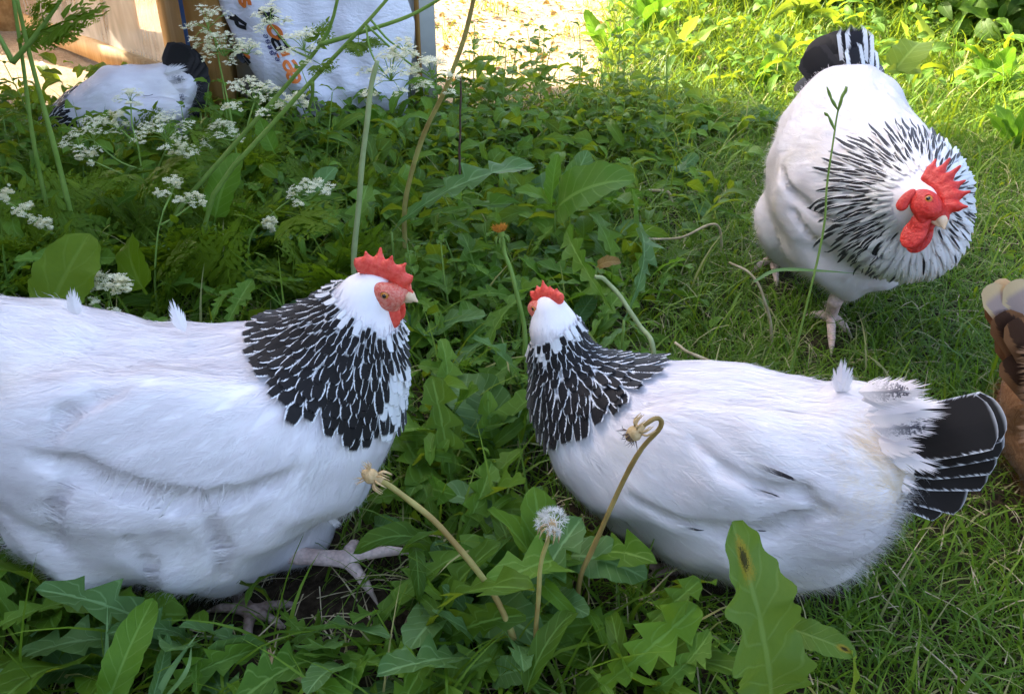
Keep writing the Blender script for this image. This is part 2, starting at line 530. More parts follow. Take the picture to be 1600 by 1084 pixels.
def mat_sand():
    m, nt, out = nodes("sandy_soil")
    co = objco(nt)
    n1 = noise(nt, 5.0, 5.0, 0.6, co)
    n2 = noise(nt, 130.0, 5.0, 0.7, co)
    c = mixc(nt, mapr(nt, n2, 0.3, 0.7), (0.32, 0.22, 0.135), (0.48, 0.37, 0.25))
    c = mixc(nt, mapr(nt, n1, 0.5, 0.7, 0.0, 0.5), c, (0.20, 0.12, 0.06))
    p = princ(nt, c, 0.95, 0.1, n2, 0.9, 0.006)
    nt.links.new(p.outputs[0], out.inputs[0])
    return m


M['ground'] = mat_ground()
M['sand'] = mat_sand()
M['pine'] = mat_wood("orange_pine", (0.42, 0.20, 0.055), (0.58, 0.32, 0.11))
M['planed'] = mat_wood("planed_timber", (0.50, 0.29, 0.12), (0.64, 0.42, 0.21))
M['dark_wood'] = mat_wood("weathered_planks", (0.10, 0.07, 0.05), (0.20, 0.15, 0.11))
M['osb'] = mat_plain("chipboard", (0.40, 0.22, 0.08), (0.58, 0.36, 0.15), 38.0, 0.75, 0.2, 0.4, 0.003, detail=2.0)
M['white_board'] = mat_plain("white_board", (0.55, 0.54, 0.55), (0.66, 0.65, 0.66), 9.0, 0.5, 0.3, 0.1, 0.001)
M['blue'] = mat_plain("blue_tarp", (0.05, 0.12, 0.36), (0.08, 0.17, 0.45), 20.0, 0.5, 0.3, 0.2, 0.002)
M['ink_black'] = mat_plain("black_print", (0.012, 0.012, 0.014), (0.02, 0.02, 0.024), 60.0, 0.5, 0.3, 0.0, 0.001)
M['ink_orange'] = mat_plain("orange_print", (0.70, 0.16, 0.03), (0.78, 0.21, 0.04), 60.0, 0.5, 0.3, 0.0, 0.001)
M['ink_blue'] = mat_plain("navy_print", (0.05, 0.05, 0.14), (0.07, 0.07, 0.18), 60.0, 0.5, 0.3, 0.0, 0.001)
M['roofing'] = mat_plain("roofing", (0.06, 0.05, 0.05), (0.10, 0.09, 0.08), 12.0, 0.8, 0.2, 0.2, 0.004)


def mat_sack():
    m, nt, out = nodes("woven_sack")
    co = objco(nt)
    n1 = noise(nt, 9.0, 4.0, 0.6, objco(nt, (1.0, 1.0, 2.2)), 0.6)
    n2 = noise(nt, 60.0, 4.0, 0.6, objco(nt, (1, 1, 2.5)), 0.4)
    h = math_node(nt, 'ADD', n1, math_node(nt, 'MULTIPLY', n2, 0.25))
    c = mixc(nt, n2, (0.79, 0.76, 0.82), (0.87, 0.84, 0.90))
    p = princ(nt, c, 0.42, 0.4, h, 0.55, 0.02)
    mx = add_translucent(nt, p, (0.7, 0.7, 0.75), 0.12)
    nt.links.new(mx.outputs[0], out.inputs[0])
    return m


def mat_plastic():
    m, nt, out = nodes("clear_plastic")
    n1 = noise(nt, 7.0, 3.0, 0.6, objco(nt, (1, 1, 0.35)), 0.5)
    g = nt.nodes.new('ShaderNodeBsdfPrincipled')
    g.inputs['Base Color'].default_value = (0.8, 0.74, 0.66, 1)
    g.inputs['Roughness'].default_value = 0.12
    b = nt.nodes.new('ShaderNodeBump')
    b.inputs['Strength'].default_value = 0.6
    b.inputs['Distance'].default_value = 0.02
    nt.links.new(n1, b.inputs['Height'])
    nt.links.new(b.outputs[0], g.inputs['Normal'])
    tr = nt.nodes.new('ShaderNodeBsdfTransparent')
    tr.inputs['Color'].default_value = (0.85, 0.82, 0.78, 1)
    mx = nt.nodes.new('ShaderNodeMixShader')
    nt.links.new(mapr(nt, n1, 0.3, 0.75, 0.25, 0.6), mx.inputs[0])
    nt.links.new(tr.outputs[0], mx.inputs[1])
    nt.links.new(g.outputs[0], mx.inputs[2])
    nt.links.new(mx.outputs[0], out.inputs[0])
    return m


M['sack'] = mat_sack()
M['plastic'] = mat_plastic()
# ------------------------------------------------------------------ ground
rng = np.random.default_rng(7)


def hfun(x, y):
    return (0.010 * np.sin(3.1 * x + 1.3) * np.sin(2.7 * y) + 0.006 * np.sin(7.3 * x + 2.1 * y) + 0.004 * np.sin(11 * y - 5 * x)
            + np.clip(y - 3.2, 0, 6) * 0.05)


def sheet(name, xs, ys, mat, z0=0.0, jitter=0.0):
    X, Y = np.meshgrid(xs, ys, indexing='ij')
    Z = hfun(X, Y) + z0
    if jitter:
        Z = Z + rng.normal(0, jitter, Z.shape)
    V = np.stack([X, Y, Z], -1).reshape(-1, 3)
    a, b = np.meshgrid(np.arange(len(xs) - 1), np.arange(len(ys) - 1), indexing='ij')
    n = len(ys)
    Q = np.stack([a * n + b, (a + 1) * n + b, (a + 1) * n + b + 1, a * n + b + 1], -1).reshape(-1, 4)
    o = link(name, make_mesh(name, V, Q), mat)
    o["kind"] = "structure"
    return o


ax = np.concatenate([np.linspace(-40, -4, 14), np.linspace(-3.6, 3.6, 190), np.linspace(4, 40, 14)])
ay = np.concatenate([np.linspace(-40, -1, 14), np.linspace(-0.6, 6, 190), np.linspace(6.5, 60, 14)])
sheet("ground", ax, ay, M['ground'], 0.0, 0.002)


# sandy bare earth: in front of the coop and along the path beyond the sack (irregular outline)
def patch(name, poly, z0, mat, step=0.015, wob=0.06):
    P = np.array(poly)
    lo, hi = P.min(0), P.max(0)
    xs, ys = np.arange(lo[0], hi[0] + step, step), np.arange(lo[1], hi[1] + step, step)
    X, Y = np.meshgrid(xs, ys, indexing='ij')
    Xw = X + wob * np.sin(9 * Y + 1) + 0.5 * wob * np.sin(23 * Y + 4 * X)
    Yw = Y + wob * np.sin(8 * X + 2) + 0.5 * wob * np.sin(21 * X)
    ins = np.zeros(X.shape, bool)
    j = len(P) - 1
    for i in range(len(P)):
        c = ((P[i, 1] > Yw) != (P[j, 1] > Yw)) & (Xw < (P[j, 0] - P[i, 0]) * (Yw - P[i, 1]) / (P[j, 1] - P[i, 1] + 1e-9) + P[i, 0])
        ins ^= c
        j = i
    V = np.stack([X, Y, hfun(X, Y) + z0 + rng.normal(0, 0.0015, X.shape)], -1).reshape(-1, 3)
    n = len(ys)
    a, b = np.meshgrid(np.arange(len(xs) - 1), np.arange(len(ys) - 1), indexing='ij')
    k = ins[:-1, :-1] & ins[1:, 1:]
    a, b = a[k], b[k]
    Q = np.stack([a * n + b, (a + 1) * n + b, (a + 1) * n + b + 1, a * n + b + 1], -1)
    o = link(name, make_mesh(name, V, Q), mat)
    o["kind"] = "structure"
    return o


patch("sandy_path", [(-0.55, 2.62), (0.30, 2.55), (0.36, 2.9), (0.50, 3.6), (0.72, 4.6), (0.4, 6.2), (-1.0, 6.2), (-0.75, 3.6)], 0.010, M['sand'])
patch("run_floor", [(-3.2, 2.62), (-0.70, 2.62), (-0.70, 4.6), (-3.2, 4.6)], 0.016, M['sand'], wob=0.01)

# ------------------------------------------------------------------ coop, added shade shed, sack
def rotz(a):
    c, s = math.cos(a), math.sin(a)
    return np.array([[c, -s, 0], [s, c, 0], [0, 0, 1]])


coop = empty("chicken_coop", (-0.86, 2.52, 0))
tag(coop, "wooden chicken coop run with orange pine corner post and plastic covered panel", "coop")
pb = at(336, 120, 2.52)
mb = MB(); box(mb, (pb[0] - 0.047, 2.50, -0.05), (pb[0] + 0.047, 2.575, 2.35)); mb.build("post", M['pine'], coop, False)
# angled panel: stile, bottom rail, plastic sheet; runs back and left from beside the post
pa = at(287, 90, 2.66); pc = at(108, 40, 3.30)
pa2, pc2 = np.array([pa[0], 2.66]), np.array([pc[0], 3.30])
dirp = (pc2 - pa2) / np.linalg.norm(pc2 - pa2)
nrm2 = np.array([-dirp[1], dirp[0]])
Lp = np.linalg.norm(pc2 - pa2) + 0.5
Rp = np.array([[dirp[0], nrm2[0], 0], [dirp[1], nrm2[1], 0], [0, 0, 1]])
org = np.array([pa2[0], pa2[1], 0])
mb = MB(); box(mb, (0, -0.02, 0.02), (0.06, 0.025, 2.2), Rp, org); mb.build("stile", M['planed'], coop, False)
mb = MB(); box(mb, (0.063, -0.02, 0.05), (Lp, 0.025, 0.115), Rp, org); mb.build("bottom_rail", M['planed'], coop, False)
mb = MB(); box(mb, (0.063, -0.02, 2.1), (Lp, 0.025, 2.2), Rp, org); mb.build("top_rail", M['planed'], coop, False)
mb = MB()
gx, gz = np.meshgrid(np.linspace(0.063, Lp, 24), np.linspace(0.116, 2.098, 30), indexing='ij')
gy = 0.004 * np.sin(gx * 17 + gz * 3) + 0.003 * np.sin(gz * 11)
Vp = np.stack([gx, gy, gz], -1).reshape(-1, 3) @ Rp.T + org
ii, jj = np.meshgrid(np.arange(23), np.arange(29), indexing='ij')
mb.add(Vp, np.stack([ii * 30 + jj, (ii + 1) * 30 + jj, (ii + 1) * 30 + jj + 1, ii * 30 + jj + 1], -1).reshape(-1, 4))
mb.build("plastic_sheet", M['plastic'], coop)
pbl = at(296, 40, 2.60)
mb = MB(); box(mb, (pbl[0] - 0.014, 2.585, 0.05), (pbl[0] + 0.022, 2.60, 2.2)); mb.build("blue_strip", M['blue'], coop, False)
# chipboard back wall, and a mono-pitch roof
for k, (x0, x1, z0, z1) in enumerate([(-2.62, -1.98, 0, 2.3), (-1.98, -1.5, 0, 2.3)]):
    mb = MB(); box(mb, (x0 + 0.004, 3.72 + 0.003 * k, z0), (x1 - 0.004, 3.745 + 0.003 * k, z1)); mb.build("wall_board", M['osb'], coop, False)
mb = MB(); box(mb, (-1.02, 2.62, 0.0), (-0.985, 3.70, 0.09)); mb.build("sill_board", M['planed'], coop, False)
mb = MB(); box(mb, (-3.35, 2.44, 2.36), (-1.25, 3.78, 2.42)); mb.build("roof", M['roofing'], coop, False)

wbx = at(668, 30, 2.66)
wb = empty("white_board", (wbx[0] - 0.16, 2.66, 0))
tag(wb, "greyish white upright board behind the feed sack", "board")
mb = MB(); box(mb, (wbx[0] - 0.62, 2.655, 0), (wbx[0] + 0.020, 2.675, 1.7)); mb.build("panel", M['white_board'], wb, False)
mb = MB(); box(mb, (wbx[0] - 0.034, 2.636, 0), (wbx[0] - 0.022, 2.652, 1.7)); mb.build("edge_trim", M['pine'], wb, False)

# plank shed added left of the frame, unseen, to keep the yard in shade
shed = empty("added_shade_shed", (-3.2, 0.5, 0))
tag(shed, "added weathered plank shed, out of view at the left, placed to shade the yard", "shed")
for k in range(27):
    y0 = -2.0 + k * 0.19
    mb = MB(); box(mb, (-2.32 - 0.004 * (k % 2), y0, 0), (-2.29 - 0.004 * (k % 2), y0 + 0.184, 2.75)); mb.build("plank", M['dark_wood'], shed, False)
for k in range(9):  # upper boards added to block the sun above a low gap
    mb = MB(); box(mb, (-2.32 - 0.004 * (k % 2), 3.135, 0.85 + k * 0.21), (-2.29 - 0.004 * (k % 2), 3.71, 1.054 + k * 0.21)); mb.build("plank", M['dark_wood'], shed, False)
mb = MB(); box(mb, (-4.4, -2.2, 2.76), (-2.1, 3.2, 2.84)); mb.build("roof", M['roofing'], shed, False)
mb = MB(); box(mb, (-4.3, -2.0, 0), (-4.27, 2.9, 2.75)); mb.build("far_wall", M['dark_wood'], shed, False)

# feed sack: leaning pillow of woven plastic
sk0, sk1 = at(455, 205, 2.42), at(612, 205, 2.42)
sack = empty("feed_sack", (0.5 * (sk0[0] + sk1[0]), 2.46, 0))
tag(sack, "white plastic feed sack with orange and black lettering leaning beside the coop post", "sack")
SW, SH = 0.50, 0.80
nu, nv = 46, 60
tilt = math.radians(-9)


def sack_pt(u, v, side):
    """u -1..1 across, v 0..1 up; side -1 front, 1 back"""
    bulge = (1 - abs(u) ** 2.6) ** 0.6 * (0.085 * (np.clip(v / 0.12, 0, 1)) ** 0.5 * (1 - 0.55 * v) + 0.004)
    x = u * SW / 2 * (0.64 + 0.40 * np.clip(v / 0.34, 0, 1) ** 0.7 + 0.02 * np.sin(v * 19 + 2 * u))
    wr = 0.010 * np.sin(v * 34 + u * 5 + 2 * np.sin(u * 3)) * np.clip(1 - v * 2.2, 0, 1) + 0.007 * np.sin(u * 6 + v * 11 + 1.5 * np.sin(v * 9)) + 0.004 * np.sin(u * 19 - v * 15)
    y = side * (bulge + wr * (1 - abs(u) ** 4)) + 0.10 * v
    z = v * SH + 0.012
    xr = x * math.cos(tilt) - z * 0.20
    zr = z - x * math.sin(-tilt) * 0.25 + 0.012
    return np.stack([xr + sack.location.x + 0.005, y + 2.47, zr], -1)


mb = MB()
uu, vv = np.meshgrid(np.linspace(-1, 1, nu), np.linspace(0, 1, nv), indexing='ij')
for s in (-1, 1):
    V = sack_pt(uu, vv, s).reshape(-1, 3)
    ii, jj = np.meshgrid(np.arange(nu - 1), np.arange(nv - 1), indexing='ij')
    mb.add(V, np.stack([ii * nv + jj, (ii + 1) * nv + jj, (ii + 1) * nv + jj + 1, ii * nv + jj + 1], -1).reshape(-1, 4))
mb.build("bag", M['sack'], sack)


def sack_uv(px, py):
    """nearest (u,v) of the sack front for a photo pixel"""
    V = sack_pt(uu, vv, -1)
    d = V - CAM
    t = d @ FWD
    X = 800 + F * (d @ RGT) / t
    Y = 542 - F * (d @ UPV) / t
    k = np.argmin((X - px) ** 2 + (Y - py) ** 2)
    return uu.ravel()[k], vv.ravel()[k]


def glyph(name, strokes, cx, cy, h, ang, mat, wpx=3.2, rng_=None):
    """flat printed strokes laid on the sack; strokes are polylines in letter units 0..1"""
    mb = MB()
    ca, sa = math.cos(ang), math.sin(ang)
    u0, v0 = sack_uv(cx, cy)
    k = 1.0 / 530.0
    for st in strokes:
        P = np.array(st, float)
        P = spline(P, max(2, len(P) * 4)) if len(P) > 2 else P
        T = norm(np.gradient(P, axis=0))
        S = np.stack([-T[:, 1], T[:, 0]], 1) * (wpx / h / 2)
        E2 = np.concatenate([P + S, P - S])
        lx, ly = (E2[:, 0] - 0.5) * h * 0.8, (E2[:, 1] - 0.5) * h
        dx, dy = ca * lx - sa * ly, sa * lx + ca * ly
        u = u0 + dx * k / (SW / 2)
        v = v0 + dy * k / SH
        V = sack_pt(u, v, -1)
        V[:, 1] -= 0.003
        n = len(P)
        mb.add(V, [[i, i + 1, n + i + 1, n + i] for i in range(n - 1)])
    return mb.build(name, mat, sack, True)


CIRC = [[(0.5 + 0.42 * math.cos(a), 0.5 + 0.42 * math.sin(a)) for a in np.linspace(0, 2 * math.pi, 13)]]
LB = [[(0.12, 0), (0.12, 1)], [(0.12, 0.95), (0.65, 0.95), (0.85, 0.75), (0.6, 0.53), (0.12, 0.52)], [(0.12, 0.5), (0.7, 0.5), (0.95, 0.25), (0.7, 0.05), (0.12, 0.05)]]
LX = [[(0.1, 0), (0.9, 1)], [(0.1, 1), (0.9, 0)]]
LE = [[(0.1, 0.5), (0.88, 0.55), (0.7, 0.93), (0.3, 0.93), (0.08, 0.5), (0.3, 0.08), (0.85, 0.12)]]
LS = [[(0.85, 0.85), (0.5, 1.0), (0.15, 0.78), (0.5, 0.52), (0.85, 0.25), (0.5, 0.02), (0.12, 0.15)]]
LI = [[(0.5, 0.0), (0.5, 0.62)], [(0.5, 0.84), (0.5, 1.0)]]
ANG = math.radians(106)
for nm, g, x, y, h, mat, w in [
        ("letter_x", LX, 419, 26, 24, 'ink_black', 6.5), ("letter_o", CIRC, 430, 47, 22, 'ink_orange', 7),
        ("letter_b", LB, 438, 68, 22, 'ink_black', 5.5), ("letter_i", LI, 444, 86, 22, 'ink_orange', 7),
        ("letter_e", LE, 453, 104, 20, 'ink_orange', 5), ("letter_a", LE, 458, 121, 20, 'ink_orange', 5), ("letter_s", LS, 382, 2, 16, 'ink_orange', 6)]:
    glyph(nm, g, x, y, h, ANG, M[mat], w)
for k in range(9):
    glyph("small_print", [LE, LS, LB, LX][k % 4], 417.5 + k * 1.75, 58 + k * 4.2, 6.5, ANG, M['ink_blue'], 1.3)
glyph("emblem", [[(0.0, 0.2), (0.3, 0.7), (0.7, 0.6), (1.0, 1.0)], [(0.2, 0.0), (0.6, 0.3), (1, 0.5)]], 374, 34, 22, ANG, M['ink_black'], 7)
glyph("emblem", [[(0.0, 0.2), (0.4, 0.5), (1.0, 0.6)]], 384, 84, 14, ANG, M['ink_orange'], 7)
glyph("emblem", [[(0.0, 0.4), (0.5, 0.5), (1.0, 0.3)], [(0.1, 0.1), (0.6, 0.2)]], 374, 96, 26, ANG, M['ink_black'], 7)
for k, (x, y, g) in enumerate([(478, 156, LE), (482, 170, LX), (488, 186, LB)]):
    glyph("letter_foot", g, x, y, 12, ANG, M['ink_black'], 4)
glyph("letter_foot", [[(0.2, 0.5), (0.9, 0.5)]], 494, 202, 12, ANG, M['ink_orange'], 6)
# ------------------------------------------------------------------ implicit surfaces
def smin(a, b, k):
    if k <= 0: return np.minimum(a, b)
    h = np.clip(0.5 + 0.5 * (b - a) / k, 0, 1)
    return b * (1 - h) + a * h - k * h * (1 - h)


def prim_d(P, p):
    if p[0] == 'c':
        a, b, ra, rb = np.asarray(p[1], np.float32), np.asarray(p[2], np.float32), p[3], p[4]
        ba = b - a
        pa = P - a
        h = np.clip((pa @ ba) / max(float(ba @ ba), 1e-12), 0, 1)
        return np.linalg.norm(pa - h[..., None] * ba, axis=-1) - (ra + (rb - ra) * h)
    c, r, R = np.asarray(p[1], np.float32), np.asarray(p[2], np.float32), np.asarray(p[3], np.float32)
    q = (P - c) @ R                       # columns of R are the axes
    k0 = np.linalg.norm(q / r, axis=-1)
    k1 = np.linalg.norm(q / (r * r), axis=-1)
    return k0 * (k0 - 1.0) / np.maximum(k1, 1e-6)


I3 = np.eye(3)


class Field:
    def __init__(self, prims, vox, pad=0.03, bump=None):
        lo, hi = np.full(3, 1e9), np.full(3, -1e9)
        for p in prims:
            if p[0] == 'c':
                for c, r in ((p[1], p[3]), (p[2], p[4])):
                    lo, hi = np.minimum(lo, np.asarray(c) - r), np.maximum(hi, np.asarray(c) + r)
            else:
                r = max(p[2])
                lo, hi = np.minimum(lo, np.asarray(p[1]) - r), np.maximum(hi, np.asarray(p[1]) + r)
        lo, hi = lo - pad, hi + pad
        self.o, self.h = lo, vox
        n = np.ceil((hi - lo) / vox).astype(int) + 1
        g = [lo[i] + vox * np.arange(n[i]) for i in range(3)]
        P = np.stack(np.meshgrid(*g, indexing='ij'), -1).astype(np.float32)
        D = None
        for p in prims:
            d = prim_d(P, p)
            D = d if D is None else smin(d, D, p[-1])
        if bump is not None:
            D = D + bump(P)
        self.P_, self.D = P, D.astype(np.float32)
        self.finish()

    def finish(self):
        self.Gr = np.stack(np.gradient(self.D, self.h), -1)

    def hit(self, px, py):
        """first point of the surface seen through a photo pixel"""
        d = norm(ray(px, py))
        t = np.arange(0.2, 3.5, 0.002)
        q = CAM + t[:, None] * d
        ok = ((q > self.o) & (q < self.o + self.h * (np.array(self.D.shape) - 1))).all(1)
        v = np.where(ok, self.dist(q), 1.0)
        k = np.where(v < 0)[0]
        k = k[0] if len(k) else int(np.argmin(v))
        return q[k]

    def carve(self, pts, rad, k=0.012):
        """smooth groove along a polyline of points lying on the surface"""
        for i in range(len(pts) - 1):
            d = prim_d(self.P_, ('c', pts[i], pts[i + 1], rad[i], rad[i + 1], 0))
            self.D = (-smin(-self.D, d, k)).astype(np.float32)

    def samp(self, A, p):
        q = (np.asarray(p) - self.o) / self.h
        mx = np.array(self.D.shape) - 1.001
        q = np.clip(q, 0, mx)
        i = q.astype(int)
        f = q - i
        r = 0
        for dx in (0, 1):
            for dy in (0, 1):
                for dz in (0, 1):
                    w = np.abs(1 - dx - f[:, 0]) * np.abs(1 - dy - f[:, 1]) * np.abs(1 - dz - f[:, 2])
                    a = A[i[:, 0] + dx, i[:, 1] + dy, i[:, 2] + dz]
                    r = r + (w[:, None] * a if a.ndim == 2 else w * a)
        return r

    def dist(self, p): return self.samp(self.D, p)

    def normal(self, p): return norm(self.samp(self.Gr, p))

    def project(self, p, off, it=3):
        for _ in range(it):
            d = self.dist(p)
            g = self.samp(self.Gr, p)
            gl = np.maximum(np.linalg.norm(g, axis=1), 0.4)
            p = p - g / gl[:, None] ** 2 * (d - off)[:, None] * 0.9
        return p

    def quads(self):
        grid = openvdb.FloatGrid(self.h * 3)
        grid.copyFromArray(np.ascontiguousarray(np.clip(self.D, -3 * self.h, 3 * self.h)))
        V, Q = grid.convertToQuads(0.0)
        V = np.asarray(V) * self.h + self.o
        return V, np.asarray(Q)[:, ::-1].astype(np.int32)


def sdf_obj(name, prims, vox, mat, parent, pad=None, bump=None):
    f = Field(prims, vox, pad or vox * 4, bump)
    V, Q = f.quads()
    # smooth a little: project onto the true surface
    V = f.project(V, np.zeros(len(V)), 2)
    mb = MB().add(V, Q)
    return mb.build(name, mat, parent)


def sample_surface(V, Q, n, rg):
    a = np.linalg.norm(np.cross(V[Q[:, 2]] - V[Q[:, 0]], V[Q[:, 3]] - V[Q[:, 1]]), axis=1)
    k = rg.choice(len(Q), n, p=a / a.sum())
    u, v = rg.random((n, 1)), rg.random((n, 1))
    return (V[Q[k, 0]] * (1 - u) + V[Q[k, 1]] * u) * (1 - v) + (V[Q[k, 3]] * (1 - u) + V[Q[k, 2]] * u) * v


def thin(P, rad):
    """greedy minimum distance"""
    keep = []
    cell = {}
    for i, p in enumerate(P):
        r = rad[i] if np.ndim(rad) else rad
        c = tuple((p / 0.02).astype(int))
        ok = True
        m = int(r / 0.02) + 1
        for dx in range(-m, m + 1):
            for dy in range(-m, m + 1):
                for dz in range(-m, m + 1):
                    for j in cell.get((c[0] + dx, c[1] + dy, c[2] + dz), ()):
                        if ((P[j] - p) ** 2).sum() < r * r:
                            ok = False
                            break
                    if not ok: break
                if not ok: break
            if not ok: break
        if ok:
            keep.append(i)
            cell.setdefault(c, []).append(i)
    return np.array(keep, int)


def feather_tpl(nl, nc, shape):
    t = np.linspace(0, 1, nl)
    if shape == 'round':
        w = np.sin(np.pi * np.clip(t * 0.80 + 0.10, 0, 1)) ** 0.6
        w[-1] = 0.42
    elif shape == 'laced':
        w = np.sin(np.pi * np.clip(t * 0.72 + 0.14, 0, 1)) ** 0.7
        w[-1] = 0.45
    elif shape == 'lance':
        w = np.sin(np.pi * np.clip(t * 0.84 + 0.12, 0, 1)) ** 0.75
        w[-1] = 0.12
    else:                                   # tail: parallel sided, blunt tip
        w = np.clip(0.45 + t * 1.2, 0, 1) * np.clip((1.04 - t) * 9, 0, 1) ** 0.5
    u = np.linspace(-1, 1, nc)
    Tt, U = np.meshgrid(t, u, indexing='ij')
    Wd = w[:, None] * np.ones(nc)
    X = Tt - (0.05 if shape != 'tail' else 0.03) * (U ** 2) * (Tt > 0.85)
    V = np.stack([X, U * Wd, U * 0], -1).reshape(-1, 3)
    i, j = np.meshgrid(np.arange(nl - 1), np.arange(nc - 1), indexing='ij')
    Q = np.stack([i * nc + j, (i + 1) * nc + j, (i + 1) * nc + j + 1, i * nc + j + 1], -1).reshape(-1, 4)
    return V, Q, U.ravel(), Tt.ravel()


def drape(mb, fld, P, dirs, L, Wd, dark, rg, shape='round', nl=7, nc=5, off0=0.0008, lift=0.004, cup=0.0012, conform=True, hang=0.0, tiltn=0.05):
    """feathers that lie on an implicit surface; P roots, dirs flow"""
    V, Q, U, T = feather_tpl(nl, nc, shape)
    n = len(P)
    Nn = fld.normal(P)
    D = norm(dirs - (dirs * Nn).sum(1)[:, None] * Nn)
    S = np.cross(Nn, D)
    rn = rg.random(n) * 0.98 + 0.01
    Lx = L[:, None] * V[None, :, 0]
    # march along the surface so that long feathers bend with the body
    pos = np.zeros((n, nl, 3))
    sid = np.zeros((n, nl, 3))
    nor = np.zeros((n, nl, 3))
    p, d = P.copy(), D.copy()
    for k in range(nl):
        pos[:, k] = p
        nn = fld.normal(p)
        d = norm(d - (d * nn).sum(1)[:, None] * nn + np.array([0, 0, -1.0]) * hang)
        sid[:, k] = norm(np.cross(nn, d))
        nor[:, k] = nn
        p = p + d * (L / (nl - 1))[:, None]
        if conform: p = fld.project(p, np.zeros(n), 1)
    kk = np.repeat(np.arange(nl), nc)
    X = pos[:, kk] + sid[:, kk] * (V[None, :, 1] * Wd[:, None] / 2)[..., None]
    lf = lift * (0.6 + 0.8 * rg.random(n))
    off = off0 + lf[:, None] * T[None, :] ** 1.3 - cup * (U[None, :] ** 2) + 0.0012 * rg.random((n, 1))
    if conform:
        Y = fld.project(X.reshape(-1, 3), off.ravel(), 2).reshape(n, -1, 3)
    else:
        Y = X + nor[:, kk] * off[..., None]
    A = np.stack([np.tile(U, n), np.tile(T, n), np.repeat(dark + rn, len(U))], 1)
    QQ = (Q[None] + (np.arange(n) * len(U))[:, None, None]).reshape(-1, 4)
    mb.add(Y.reshape(-1, 3), QQ, uvr=A)
    # soft plumage: feathers share the body's shading direction, each tilted a little
    Yf = Y.reshape(-1, 3)
    nb = fld.normal(Yf)
    tl = np.repeat(rg.normal(0, tiltn, (n, 3)), len(U), 0)
    sd = (sid[:, kk] * (U[None, :] * 0.12)[..., None]).reshape(-1, 3)
    mb.NN.append(norm(nb + tl + sd))


def plume(mb, fld, P, dirs, L, Wd, rg, m=26, off=0.0003, lift=0.0006, tiltn=0.07, wid=0.00055, fan=0.30):
    """soft contour feathers: each is a spray of fine barbs leaving a shaft, lying on the surface"""
    n = len(P)
    Nn = fld.normal(P)
    D = norm(dirs - (dirs * Nn).sum(1)[:, None] * Nn)
    S = np.cross(Nn, D)
    j = np.arange(m)
    sg = np.where(j % 2 == 0, 1.0, -1.0)
    f0 = 0.05 + 0.75 * (j // 2) / (m / 2 - 1)                     # where the barb leaves the shaft
    f0 = f0[None] + rg.normal(0, 0.03, (n, m))
    spread = sg[None] * (0.5 + 0.5 * np.sin(np.pi * np.clip(f0, 0, 1) ** 0.8)) * (0.75 + 0.5 * rg.random((n, m)))
    len_ = 0.50 + 0.10 * rg.normal(0, 1, (n, m))
    A0 = P[:, None] + D[:, None] * (f0 * L[:, None])[..., None]
    end_u = spread * fan * Wd[:, None] * 0.62
    A1 = A0 + D[:, None] * (len_ * 0.5 * L[:, None])[..., None] + S[:, None] * (end_u * 0.70)[..., None]
    A2 = A0 + D[:, None] * (len_ * L[:, None] * (1.0 - 0.25 * np.abs(spread)))[..., None] + S[:, None] * end_u[..., None]
    lf = lift * (0.5 + rg.random((n, 1)))
    X = np.stack([A0, A1, A2], 2)                                   # n, m, 3, 3
    T = np.stack([f0, f0 + len_ * 0.5, f0 + len_], 2)
    o = off + lf[..., None] * T + 0.0005 * rg.random((n, m, 1))
    Y = fld.project(X.reshape(-1, 3), o.ravel(), 2)
    nb = fld.normal(Y)
    tn = rg.normal(0, tiltn, (n, 3))
    sc = (np.clip(T, 0, 1.3).reshape(-1, 1) - 0.75) * 0.22 * np.repeat(D, m * 3, 0)
    nb = norm(nb + sc + np.repeat(tn, m * 3, 0) + np.repeat(rg.normal(0, 0.02, (n * m, 3)), 3, 0)).reshape(n * m, 3, 3)
    Y = Y.reshape(n * m, 3, 3)
    tg = norm(Y[:, 2] - Y[:, 0])
    w = norm(np.cross(nb[:, 1], tg)) * wid * 0.5
    V = np.stack([Y[:, 0] - w, Y[:, 0] + w, Y[:, 1] - w, Y[:, 1] + w, Y[:, 2]], 1).reshape(-1, 3)
    NV = np.stack([nb[:, 0], nb[:, 0], nb[:, 1], nb[:, 1], nb[:, 2]], 1).reshape(-1, 3)
    b = np.arange(n * m)[:, None] * 5
    r = np.repeat(0.01 + 0.98 * rg.random(n), m * 5)
    mb.add(V, b + np.array([[0, 2, 3, 1]]), b + np.array([[2, 4, 3]]), np.stack([r * 0, r * 0 + 0.2, r], 1))
    mb.NN.append(NV)


def strands(mb, P, D, L, wid, rg, droop=0.3, up=None):
    """thin curved down filaments"""
    n = len(P)
    side = norm(np.cross(D, rg.normal(size=(n, 3)) if up is None else up + rg.normal(0, 0.3, (n, 3))))
    m = P + D * (L * 0.5)[:, None]
    e = P + norm(D + np.array([0, 0, -droop]) + rg.normal(0, 0.25, (n, 3))) * L[:, None]
    w = wid[:, None]
    V = np.stack([P - side * w, P + side * w, m - side * w * 0.8, m + side * w * 0.8, e], 1).reshape(-1, 3)
    b = np.arange(n)[:, None] * 5
    Q = b + np.array([[0, 1, 3, 2]])
    T = b + np.array([[2, 3, 4]])
    mb.add(V, Q, T, np.tile([0.0, 0.5, 0.5], (len(V), 1)))


